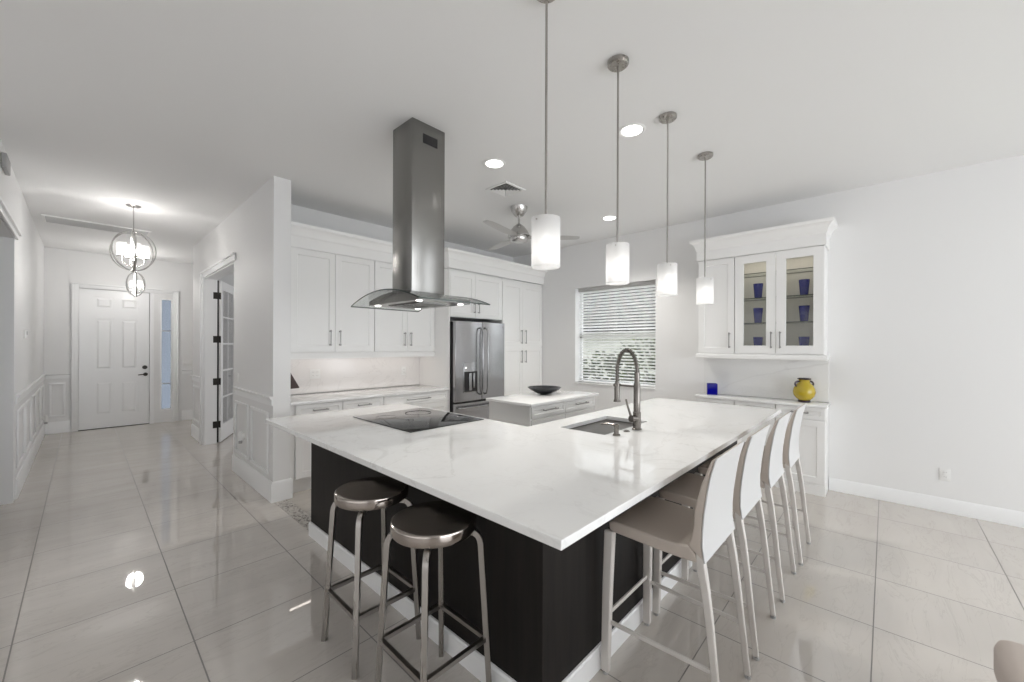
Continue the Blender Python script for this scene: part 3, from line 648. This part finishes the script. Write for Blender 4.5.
# ------------------------------------------------------------------ main island
TOP = 0.915
IX0, IY0, IX1, IY1, JX, JY = 0.932, 0.675, 4.22, 3.40, 2.09, 1.80
SX0, SX1, SY0, SY1 = 2.225, 2.855, 1.285, 1.63
tag(B().slab([IX0, JX, SX0, SX1, IX1], [IY0, SY0, SY1, JY, IY1], lambda x, y: (x < JX or y < JY) and not (SX0 < x < SX1 and SY0 < y < SY1), TOP - 0.03, TOP).out('island_countertop', m_quartz, bevel=0.003, smooth=False),
    'large L-shaped white quartz island top holding the cooktop and sink', 'countertop')
isl = thing('kitchen_island', 'dark espresso L-shaped island base with white baseboard', 'island', (1.205, 0.960, 0))
BXE, BYE, bX, bY = 2.75, 2.285, 0.845, 0.81          # local extents
path = [(0, 0), (0, BYE), (bX, BYE), (bX, bY), (BXE, bY), (BXE, 0)]
b = B(); t = 0.02
b.box(0, t, 0, BYE, 0.0, 0.8845).box(t, bX, BYE - t, BYE, 0.0, 0.8845).box(bX - t, bX, bY, BYE - t, 0.0, 0.8845).box(bX, BXE, bY - t, bY, 0.0, 0.8845).box(BXE - t, BXE, 0, bY - t, 0.0, 0.8845).box(t, BXE - t, 0, t, 0, 0.8845)
b.out('wood_panel', m_wood, isl, smooth=False)
B().profile(path[::-1], [(0.0005, 0), (0.013, 0), (0.013, 0.095), (0.008, 0.105), (0.0005, 0.107)], closed=True).out('baseboard', m_trim, isl, ang=25)
# cooktop
ck = thing('cooktop', 'black glass induction cooktop set in the island under the hood', 'cooktop', (1.737, 2.603, TOP))
B().box(-0.318, 0.318, -0.40, 0.40, 0.0004, 0.006, 0.002).out('glass_top', m_cook, ck)
m_ringm = mat('printed_ring', (0.025, 0.025, 0.025), 0.1)
for x, y, r in ((-0.15, -0.2, 0.09), (-0.15, 0.2, 0.075), (0.14, -0.2, 0.075), (0.14, 0.2, 0.105)): B().lathe([(r - 0.0015, 0.0061), (r, 0.0061), (r, 0.0064), (r - 0.0015, 0.0064)], (x, y, 0), 48, closed=True).out('burner_ring', m_ringm, ck)
# sink
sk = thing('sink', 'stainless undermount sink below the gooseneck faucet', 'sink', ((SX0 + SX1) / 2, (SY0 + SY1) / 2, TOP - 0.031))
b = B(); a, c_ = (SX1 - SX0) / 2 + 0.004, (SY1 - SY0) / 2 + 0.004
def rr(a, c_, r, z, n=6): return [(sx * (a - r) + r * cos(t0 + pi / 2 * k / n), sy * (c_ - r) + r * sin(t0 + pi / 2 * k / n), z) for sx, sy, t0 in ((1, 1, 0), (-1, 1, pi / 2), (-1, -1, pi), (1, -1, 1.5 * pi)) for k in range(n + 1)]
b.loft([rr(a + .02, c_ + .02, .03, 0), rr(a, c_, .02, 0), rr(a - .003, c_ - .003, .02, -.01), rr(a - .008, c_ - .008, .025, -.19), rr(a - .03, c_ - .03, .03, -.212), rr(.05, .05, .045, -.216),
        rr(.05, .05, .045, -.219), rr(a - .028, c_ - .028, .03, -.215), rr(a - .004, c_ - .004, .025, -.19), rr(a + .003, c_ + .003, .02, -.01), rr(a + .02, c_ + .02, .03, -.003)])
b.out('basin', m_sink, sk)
B().lathe([(0.0001, -0.2155), (0.042, -0.2155), (0.045, -0.213), (0.03, -0.211), (0.0001, -0.2135)], n=28).out('drain', m_leg, sk)
# faucet: spring gooseneck
fx, fy = 2.52, 1.212
fa = thing('faucet', 'tall satin nickel spring gooseneck faucet behind the sink', 'faucet', (fx, fy, TOP))
B().lathe([(0.0001, 0.0003), (0.032, 0.0003), (0.032, 0.006), (0.026, 0.012), (0.026, 0.115), (0.022, 0.12), (0.022, 0.30), (0.0175, 0.31), (0.0175, 0.38), (0.0001, 0.38)], n=28).out('body_post', m_nickel, fa)
arc = [(0, 0.0725 - 0.0725 * cos(pi * k / 20), 0.385 + 0.145 * sin(pi * k / 20)) for k in range(21)]
hose = [(0, 0, 0.37)] + arc + [(0, 0.146, 0.36), (0, 0.146, 0.30)]
B().tube(hose, 0.0085, 12).out('spout_hose', m_nickel, fa)
# spring coil following the hose
cp = []; dens = []
V3 = [Vector(p) for p in hose]
for p, q in zip(V3, V3[1:]):
    n = max(2, int((q - p).length / 0.0016)); dens += [p.lerp(q, i / n) for i in range(n)]
for i, p in enumerate(dens[:-1]):
    d = (dens[i + 1] - p).normalized(); a1 = Vector((1, 0, 0)); b1 = d.cross(a1); th = i * 2 * pi / 6
    cp.append(p + (a1 * cos(th) + b1 * sin(th)) * 0.0135)
B().tube(cp, 0.0031, 5).out('spring', m_nickel, fa)
B().tube([(0, 0.146, 0.31), (0, 0.146, 0.295), (0, 0.146, 0.26), (0, 0.146, 0.19), (0, 0.146, 0.172)], [0.013, 0.017, 0.019, 0.019, 0.025], 18).out('spray_head', m_nickel, fa)
b = B(); b.cyl((0, 0.015, 0.286), (0, 0.146, 0.286), 0.007, 10); b.lathe([(0.020, 0.278), (0.026, 0.278), (0.026, 0.296), (0.020, 0.296)], (0, 0.146, 0), 20, closed=True); b.out('holder_arm', m_nickel, fa)
B().cyl((-0.02, 0.0, 0.075), (-0.062, 0.012, 0.078), 0.0225, 18).out('valve', m_nickel, fa)
B().tube([(-0.055, 0.012, 0.085), (-0.066, 0.03, 0.15), (-0.072, 0.042, 0.205)], [0.0085, 0.007, 0.0065], 10).out('lever', m_nickel, fa)
sd = thing('soap_dispenser', 'satin nickel soap dispenser pump beside the sink', 'soap dispenser', (2.262, 1.222, TOP))
B().lathe([(0.0001, 0.0003), (0.024, 0.0003), (0.024, 0.005), (0.015, 0.014), (0.0135, 0.05), (0.017, 0.055), (0.017, 0.072), (0.0001, 0.074)], n=22).out('pump_body', m_nickel, sd)
B().tube([(0, 0.01, 0.064), (0, 0.06, 0.066), (0, 0.105, 0.060)], [0.0075, 0.006, 0.0055], 10).out('nozzle', m_nickel, sd)
tag(B().lathe([(0.0001, 0.0003), (0.021, 0.0003), (0.021, 0.005), (0.014, 0.006), (0.0135, 0.010), (0.0001, 0.011)], (2.415, 1.232, TOP), 22).out('air_switch', m_nickel), 'small round nickel button in the island top beside the faucet', 'button')

# ------------------------------------------------------------------ range hood
hx, hy = 1.686, 2.52
hd_ = thing('range_hood', 'stainless island range hood with curved glass canopy', 'range hood', (hx, hy, 1.77))
du = B().box(-0.14, 0.14, -0.127, 0.127, 0.076, H - 1.77 - 0.001, 0.003).out('duct', m_hood, hd_)
sb = B(); sb.box(-0.052, 0.072, -0.1285, -0.1272, 1.135, 1.20)
sb.out('vent_slot', m_black, du)
ARC = lambda y: 0.082 - 0.085 * (y / 0.45) ** 2
ys = [-0.45 + 0.9 * i / 32 for i in range(33)]
gl = B(); gl.loft([[(-0.30, y, ARC(y) - .008), (0.30, y, ARC(y) - .008), (0.30, y, ARC(y)), (-0.30, y, ARC(y))] for y in ys])
go = gl.out('glass_canopy', m_hoodglass, hd_)
go.data.materials.append(m_glassedge)
for p in go.data.polygons:
    if abs(p.normal.x) > 0.9 or abs(p.normal.y) > 0.9: p.material_index = 1
yb = [-0.33 + 0.66 * i / 24 for i in range(25)]
bd = B(); bd.loft([[(-0.215, y, -0.002), (0.215, y, -0.002), (0.215, y, ARC(y) - .0095), (-0.215, y, ARC(y) - .0095)] for y in yb]); bd.out('hood_body', m_hood, hd_)
for s in (-1, 1):
    b = B(); b.box(-0.13, 0.13, 0.012 if s > 0 else -0.20, 0.20 if s > 0 else -0.012, -0.008, -0.0025)
    for k in range(7): b.box(-0.12 + k * 0.036, -0.106 + k * 0.036, (0.02 if s > 0 else -0.19), (0.19 if s > 0 else -0.02), -0.011, -0.008)
    b.out('grease_filter', m_hood, hd_)
for x in (-0.175, 0.175):
    for y in (-0.27, 0.27):
        B().lathe([(0.0001, -0.006), (0.019, -0.006), (0.023, -0.0025), (0.0001, -0.0025)], (x, y, 0), 20).out('hood_light', m_hoodled, hd_)

# ------------------------------------------------------------------ bar stools
def make_stool(label, loc, rz):
    st = thing('bar_stool', label, 'stool', loc, rz, 'round steel stools at the island')
    B().lathe([(0.0001, 0.708), (0.165, 0.708), (0.171, 0.7105), (0.1745, 0.717), (0.1755, 0.722), (0.1755, 0.748), (0.1735, 0.755), (0.169, 0.7585), (0.165, 0.7592), (0.10, 0.758), (0.0001, 0.757)], n=72).out('seat', m_seat, st, ang=18)
    for sx in (-1, 1):
        for sy in (-1, 1):
            d = Vector((sx, sy, 0)).normalized()
            rz_ = [(0.09, 0.6955), (0.150, 0.6955), (0.168, 0.6915), (0.181, 0.681), (0.189, 0.665), (0.193, 0.645), (0.2345, 0.0)]
            B().tube([d * r + Vector((0, 0, z)) for r, z in rz_], (0.011, 0.011), square=True, up=(0, 0, 1)).out('leg', m_leg, st, ang=45)
    e = 0.154
    for a0, a1 in (((-e, -e), (e, -e)), ((e, -e), (e, e)), ((e, e), (-e, e)), ((-e, e), (-e, -e))):
        p, q = Vector((*a0, 0.25)), Vector((*a1, 0.25)); d = (q - p).normalized() * 0.009
        B().tube([p + d, q - d], (0.009, 0.009), square=True, up=(0, 0, 1)).out('footrest_bar', m_bar, st, smooth=False)
    return st
st1 = make_stool('round brushed steel backless stool at the far end of the dark panel', (0.990, 1.878, 0), 0.0)
dup(st1, (0.998, 1.372, 0), 0.0, 'round brushed steel backless stool nearest the island corner')

# ------------------------------------------------------------------ counter chairs (local +y towards the island)
def make_chair():
    ch = thing('counter_chair', '', 'chair', (0, 0, 0), 0, 'upholstered counter chairs along the island')
    hw = 0.203
    def shell(prof_out, prof_in, hwf):
        rings = []
        for (yo, zo), (yi, zi), w_ in zip(prof_out, prof_in, hwf):
            rings.append([(-w_, yo, zo), (w_, yo, zo), (w_, yi, zi), (-w_, yi, zi)])
        return B().loft(rings)
    # seat: slab rising into the back
    so = [(0.225, 0.645), (0.20, 0.640), (0.10, 0.636), (0.0, 0.632), (-0.10, 0.630), (-0.165, 0.632)]
    si = [(0.228, 0.678), (0.205, 0.688), (0.10, 0.686), (0.0, 0.680), (-0.07, 0.680), (-0.125, 0.694)]
    shell(so, si, [0.203, 0.208, 0.208, 0.207, 0.205, 0.203]).out('seat', m_leather, ch, bevel=0.008, seg=3, ang=60)
    # backrest cushion
    bi = [(-0.118, 0.690), (-0.131, 0.727), (-0.139, 0.775), (-0.141, 0.83), (-0.152, 0.88), (-0.166, 0.935), (-0.184, 0.985), (-0.202, 1.038)]
    bo = [(-0.178, 0.640), (-0.169, 0.70), (-0.1695, 0.76), (-0.174, 0.82), (-0.182, 0.88), (-0.190, 0.935), (-0.200, 0.985), (-0.217, 1.046)]
    ws = [0.203, 0.202, 0.201, 0.2, 0.2, 0.2, 0.2, 0.199]
    shell(bo, bi, ws).out('backrest', m_leather, ch, bevel=0.006, seg=3, ang=60)
    # off-white outer skin of the back, running down into the rear legs
    out_ = [(y - 0.0065, z) for y, z in bo]; in_ = [(y - 0.0005, z) for y, z in bo]
    shell(out_, in_, [w_ + 0.001 for w_ in ws]).out('back_panel', m_shell, ch, bevel=0.002, ang=60)
    for s in (-1, 1):
        x = s * 0.2
        B().tube([(s * 0.199, 0.222, 0.640), (s * 0.207, 0.228, 0.40), (s * 0.214, 0.234, 0.012)], [(0.0165, 0.0225), (0.0155, 0.0215), (0.014, 0.019)], square=True, up=(0, 1, 0)).out('leg', m_legwrap, ch, bevel=0.006)
        B().tube([(s * 0.186, -0.160, 0.668), (s * 0.1865, -0.166, 0.62), (s * 0.188, -0.180, 0.54), (s * 0.190, -0.196, 0.42), (s * 0.193, -0.217, 0.22), (s * 0.196, -0.240, 0.012)], [(0.0165, 0.0125), (0.0165, 0.0155), (0.0135, 0.0150), (0.012, 0.0140), (0.011, 0.0125), (0.0100, 0.0115)], square=True, up=(0, 1, 0)).out('leg', m_legwrap, ch, bevel=0.004)
        for yy, xx in ((0.234, 0.214), (-0.240, 0.196)): B().lathe([(0.0001, 0), (0.013, 0), (0.013, 0.0115), (0.0001, 0.0115)], (s * xx, yy, 0), 14).out('glide', m_grey, ch)
        B().tube([(s * 0.208, 0.215, 0.235), (s * 0.194, -0.204, 0.235)], (0.005, 0.009), square=True, up=(0, 0, 1)).out('stretcher', m_legwrap, ch, bevel=0.002)
    B().tube([(-0.194, 0.230, 0.262), (0.194, 0.230, 0.262)], (0.005, 0.009), square=True, up=(0, 0, 1)).out('stretcher', m_legwrap, ch, bevel=0.002)
    return ch
c0 = make_chair()
chs = [((1.823, 0.685, 0), 'off-white and taupe counter chair nearest the island corner'), ((2.362, 0.683, 0), 'off-white and taupe counter chair, second from the island corner'),
       ((2.953, 0.673, 0), 'off-white and taupe counter chair, third from the island corner'), ((3.506, 0.657, 0), 'off-white and taupe counter chair closest to the yellow vase')]
for i, (p, lab) in enumerate(chs):
    if i == 0: c0.location = p; c0['label'] = lab
    else: dup(c0, p, 0, lab)

# ------------------------------------------------------------------ pendants
def make_pendant():
    pn = thing('pendant_light', '', 'pendant light', (0, 0, H), 0, 'frosted cylinder pendants over the island')
    B().lathe([(0.0001, -0.026), (0.05, -0.026), (0.058, -0.018), (0.0585, -0.0005), (0.0001, -0.0005)], n=36).out('canopy', m_leg, pn)
    B().cyl((0, 0, -0.024), (0, 0, -1.03), 0.0055, 12).out('rod', m_leg, pn)
    b = B(); b.lathe([(0.0001, -1.085), (0.019, -1.085), (0.021, -1.035), (0.012, -1.022), (0.0001, -1.02)], n=20)
    b.cyl((-0.067, 0, -1.034), (0.067, 0, -1.034), 0.0035, 8); b.out('socket', m_leg, pn)
    B().lathe([(0.0610, -1.233), (0.0635, -1.233), (0.0635, -1.018), (0.0610, -1.018)], n=48, closed=True).out('lamp_shade', m_frost, pn)
    B().lathe([(0.0001, -1.218), (0.018, -1.214), (0.028, -1.20), (0.031, -1.182), (0.027, -1.163), (0.015, -1.135), (0.013, -1.087), (0.0001, -1.086)], n=24).out('bulb', m_bulb, pn)
    return pn
p0 = make_pendant()
pl = [((1.392, 1.098, H), 'frosted cylinder pendant nearest the camera, on the longest-looking rod'), ((2.022, 1.09, H), 'frosted cylinder pendant hanging before the left part of the blind'),
      ((2.735, 1.098, H), 'frosted cylinder pendant at the right edge of the blind'), ((3.495, 1.091, H), 'frosted cylinder pendant in front of the solid wall cabinet door')]
for i, (p, lab) in enumerate(pl):
    if i == 0: p0.location = p; p0['label'] = lab
    else: dup(p0, p, radians(20 * i), lab)

# ------------------------------------------------------------------ recessed lights, vents, fan
def recessed(label, x, y, watts):
    o = thing('recessed_light', label, 'ceiling light', (x, y, H), 0, 'recessed ceiling downlights')
    B().lathe([(0.074, -0.0005), (0.074, -0.004), (0.088, -0.009), (0.098, -0.004), (0.099, -0.0005)], n=40, closed=True).out('trim_ring', m_white, o)
    B().lathe([(0.0001, -0.0035), (0.0735, -0.0035), (0.0735, -0.0005), (0.0001, -0.0005)], n=36).out('lens', m_led, o)
    l = bpy.data.lights.new('downlight', 'SPOT'); l.energy = watts; l.spot_size = radians(125); l.spot_blend = 0.8; l.shadow_soft_size = 0.07; l.color = (1, 0.96, 0.9)
    s_ = bpy.data.objects.new('downlight', l); C.objects.link(s_); s_.location = (x, y, H - 0.03)
recessed('round lit downlight in the ceiling just above the square vent', 2.429, 2.484, 80)
recessed('largest-looking round lit downlight between two pendant rods', 2.735, 1.362, 44)
recessed('round lit downlight in the ceiling right of the ceiling fan', 4.426, 2.495, 80)
vt = thing('ceiling_vent', 'square four-way air vent in the ceiling above the fan', 'vent', (2.905, 2.81, H))
b = B()
for (x0, x1, y0, y1) in ((-.145, .145, -.145, -.12), (-.145, .145, .12, .145), (-.145, -.12, -.12, .12), (.12, .145, -.12, .12)): b.box(x0, x1, y0, y1, -0.010, -0.0005)
b.out('vent_frame', m_white, vt)
bx('vent_throat', m_black, vt, -0.12, 0.12, -0.12, 0.12, -0.003, -0.0005)
b = B()
for k in range(5):
    o = 0.02 + k * 0.024
    for q in range(4):
        def R_(x, y, q=q): 
            for _ in range(q): x, y = -y, x
            return x, y
        L_ = 0.108 - k * 0.0 if False else o
        pts = [(-L_, -o), (L_, -o), (L_ , -o + 0.004), (-L_, -o + 0.004)]
        b.loft([[(*R_(x, y), -0.0035) for x, y in pts], [(*R_(x, y - 0.012), -0.012) for x, y in pts]])
b.out('vent_blade', m_white, vt)
gr = thing('return_grille', 'long slatted air grille in the hall ceiling behind the chandelier', 'vent', (0.145, 7.70, H))
b = B()
for (x0, x1, y0, y1) in ((-.50, .50, -.21, -.185), (-.50, .50, .185, .21), (-.50, -.475, -.185, .185), (.475, .50, -.185, .185)): b.box(x0, x1, y0, y1, -0.014, -0.0005)
b.out('grille_frame', m_white, gr)
b = B(); b.box(-.475, .475, -.185, .185, -0.003, -0.0005); b.out('grille_backing', m_black, gr)
b = B()
for k in range(24): y = -0.18 + k * 0.0157; b.loft([[(x, y, -0.0035), (x, y + .002, -0.0035), (x, y + .011, -0.012), (x, y + .009, -0.012)] for x in (-0.474, 0.474)])
b.out('grille_slat', mat('grille_slat_shade', (0.56, 0.56, 0.56), 0.5), gr)  # shading between the slats put into their grey base colour
fn = thing('ceiling_fan', 'brushed nickel three-blade ceiling fan above the small island', 'ceiling fan', (3.385, 3.06, H))
m_fan = steel('fan_nickel', (0.55, 0.54, 0.53), 0.25, (40, 40, 40), 0.05); m_blade = mat('fan_blade_silver', (0.50, 0.49, 0.48), 0.35, 0.3)
B().lathe([(0.0001, -0.11), (0.035, -0.11), (0.055, -0.095), (0.09, -0.04), (0.098, -0.0005), (0.0001, -0.0005)], n=32).out('canopy', m_fan, fn)
B().cyl((0, 0, -0.09), (0, 0, -0.21), 0.0125, 14).out('downrod', m_fan, fn)
B().lathe([(0.0001, -0.405), (0.06, -0.403), (0.098, -0.39), (0.108, -0.37), (0.108, -0.352), (0.10, -0.348), (0.10, -0.338), (0.124, -0.333), (0.122, -0.315), (0.10, -0.275), (0.062, -0.225), (0.025, -0.195), (0.0001, -0.193)], n=36).out('motor', m_fan, fn)
for th in (radians(-47 + 1), radians(-47 + 121), radians(-47 + 241)):
    d = Vector((cos(th), sin(th), 0)); n_ = Vector((-sin(th), cos(th), 0)); rings = []
    for u, wd, pit in ((0.10, 0.045, -.08), (0.15, 0.055, -.08), (0.22, 0.075, -.08), (0.35, 0.076, -.08), (0.55, 0.068, -.08), (0.66, 0.058, -.08), (0.69, 0.04, -.08)):
        c_ = d * u + Vector((0, 0, -0.345 + 0.0 * u)); a_ = n_ * cos(pit) + Vector((0, 0, 1)) * sin(pit); k_ = a_.cross(d)
        rings.append([c_ + a_ * wd * e_ + k_ * f_ for e_, f_ in ((-1, 0), (0, -0.008), (1, 0), (0, 0.008))])
    B().loft(rings).out('blade', m_blade, fn, ang=50)

# ------------------------------------------------------------------ hall chandeliers
def orb(label, x, y, zc, rw, rh, ncup, cup_r, cup_h, watts):
    c = thing('chandelier', label, 'chandelier', (x, y, H), 0, 'orb chandeliers in the hall')
    zl = zc - H
    B().lathe([(0.0001, -0.02), (0.05, -0.018), (0.065, -0.008), (0.066, -0.0005), (0.0001, -0.0005)], n=28).out('canopy', m_fan, c)
    B().cyl((0, 0, -0.018), (0, 0, zl + rh), 0.006, 10).out('rod', m_fan, c)
    for k in range(3):
        th = k * pi / 3 + 0.55; d = Vector((cos(th), sin(th), 0)); n_ = Vector((-sin(th), cos(th), 0)); rings = []
        for i in range(40):
            a = 2 * pi * i / 40; o = d * cos(a); p = d * rw * cos(a) + Vector((0, 0, zl + rh * sin(a))); q = (d * cos(a) / rw + Vector((0, 0, sin(a) / rh))).normalized()
            rings.append([p - n_ * .009 - q * .0022, p + n_ * .009 - q * .0022, p + n_ * .009 + q * .0022, p - n_ * .009 + q * .0022])
        B().loft(rings, closed=True).out('orb_band', m_fan, c)
    B().lathe([(0.0001, zl - rh - .015), (0.02, zl - rh - .01), (0.026, zl - rh + .006), (0.015, zl - rh + .02), (0.0001, zl - rh + .022)], n=18).out('finial', m_fan, c)
    B().cyl((0, 0, zl - rh + .015), (0, 0, zl + rh), 0.006, 10).out('stem', m_fan, c)
    for k in range(ncup):
        th = 2 * pi * k / ncup + 0.2; d = Vector((cos(th), sin(th), 0)); r_ = rw * 0.47; z_ = zl - rh * 0.36
        ar = B().tube([(0, 0, zl - rh * 0.72), d * r_ * .5 + Vector((0, 0, zl - rh * .78)), d * r_ * .95 + Vector((0, 0, zl - rh * .60)), d * r_ + Vector((0, 0, z_))], 0.0055, 8)
        ar.lathe([(0.0001, z_), (cup_r * .8, z_ + .008), (cup_r * .85, z_ + .014), (0.0001, z_ + .014)], (d.x * r_, d.y * r_, 0), 18); a_ = ar.out('arm', m_fan, c)
        B().lathe([(cup_r - .003, z_ + .016), (cup_r, z_ + .016), (cup_r, z_ + .016 + cup_h), (cup_r - .003, z_ + .016 + cup_h)], (d.x * r_, d.y * r_, 0), 24, closed=True).out('lamp_shade', m_frost, a_)
        B().lathe([(0.0001, z_ + .02), (0.012, z_ + .024), (0.02, z_ + .055), (0.014, z_ + .085), (0.0001, z_ + .095)], (d.x * r_, d.y * r_, 0), 14).out('bulb', m_cbulb, a_)
    point('chandelier_light', (x, y, zc - rh * 0.1), watts, 0.11, (1, 0.97, 0.93))
    return c
orb('larger brushed nickel orb chandelier with white candle shades in the hall', 0.385, 6.257, 2.53, 0.21, 0.222, 4, 0.042, 0.14, 32)
orb('smaller brushed nickel orb chandelier hanging by the front door', 0.592, 9.15, 2.475, 0.128, 0.20, 3, 0.034, 0.12, 28)

# ------------------------------------------------------------------ small wall things in the hall
t_ = thing('alarm_siren', 'grey boxy unit high on the left hall wall near the ceiling', 'wall unit', (-0.439, 5.11, 2.895), pi / 2)
B().box(-0.12, 0.12, -0.03, -0.0005, -0.055, 0.06, 0.008).out('case', m_grey, t_); bx('mounting_plate', m_white, t_, -0.10, 0.10, -0.0004, 0, -0.05, 0.05)
t_ = thing('keypad', 'small dark-fronted keypad on the left hall wall', 'keypad', (-0.439, 6.84, 1.575), pi / 2)
B().box(-0.06, 0.06, -0.02, -0.0005, -0.045, 0.045, 0.004).out('case', m_white, t_); bx('screen', m_grey, t_, -0.045, 0.045, -0.0208, -0.0202, -0.005, 0.035)
def plug_in(label, loc, rz):
    c = thing('plug_in_freshener', label, 'air freshener', loc, rz, 'white plug-in fresheners in the hall')
    B().lathe([(0.0001, -0.05), (0.02, -0.05), (0.026, -0.03), (0.024, 0.025), (0.012, 0.045), (0.0001, 0.048)], (0, -0.05, 0), 18).out('body', m_white, c)
    B().box(-0.02, 0.02, -0.034, -0.011, -0.02, 0.02, 0.004).out('plug', m_white, c)
    B().lathe([(0.0001, -0.085), (0.017, -0.083), (0.019, -0.06), (0.012, -0.051), (0.0001, -0.051)], (0, -0.05, 0), 16).out('refill_bottle', m_grey, c)
wall_plate('white outlet plate low on the pillar-side hall wainscot', (1.2085, 5.083, 0.47), -pi / 2)
plug_in('white plug-in air freshener low on the pillar-side hall wainscot', (1.2085, 5.083, 0.49), -pi / 2)
wall_plate('white outlet plate low on the left hall wainscot near the front door', (-0.4385, 9.40, 0.31), pi / 2)
plug_in('white plug-in air freshener low on the left hall wainscot', (-0.4385, 9.40, 0.33), pi / 2)
wall_plate('white double switch plate beside the front door sidelight', (1.40, 9.9995, 1.11), 0, 3, 'switch')
wall_plate('small white switch plate above the chair rail near the french door', (1.2095, 5.41, 1.09), -pi / 2, 1, 'switch')

# ------------------------------------------------------------------ ottoman whose corner shows at the frame edge
ot = thing('ottoman', 'beige upholstered ottoman, only its rounded corner showing at the lower right', 'ottoman', (1.725, -0.655, 0))
B().box(-0.43, 0.43, -0.38, 0.38, 0.07, 0.33, bev=0.035, seg=4).out('base', m_sofa, ot)
B().box(-0.435, 0.435, -0.385, 0.385, 0.331, 0.489, bev=0.045, seg=5).out('cushion', m_sofa, ot)
for x in (-0.36, 0.36):
    for y in (-0.31, 0.31): B().lathe([(0.0001, 0), (0.018, 0), (0.026, 0.0695), (0.0001, 0.0695)], (x, y, 0), 14).out('leg', m_dark, ot)
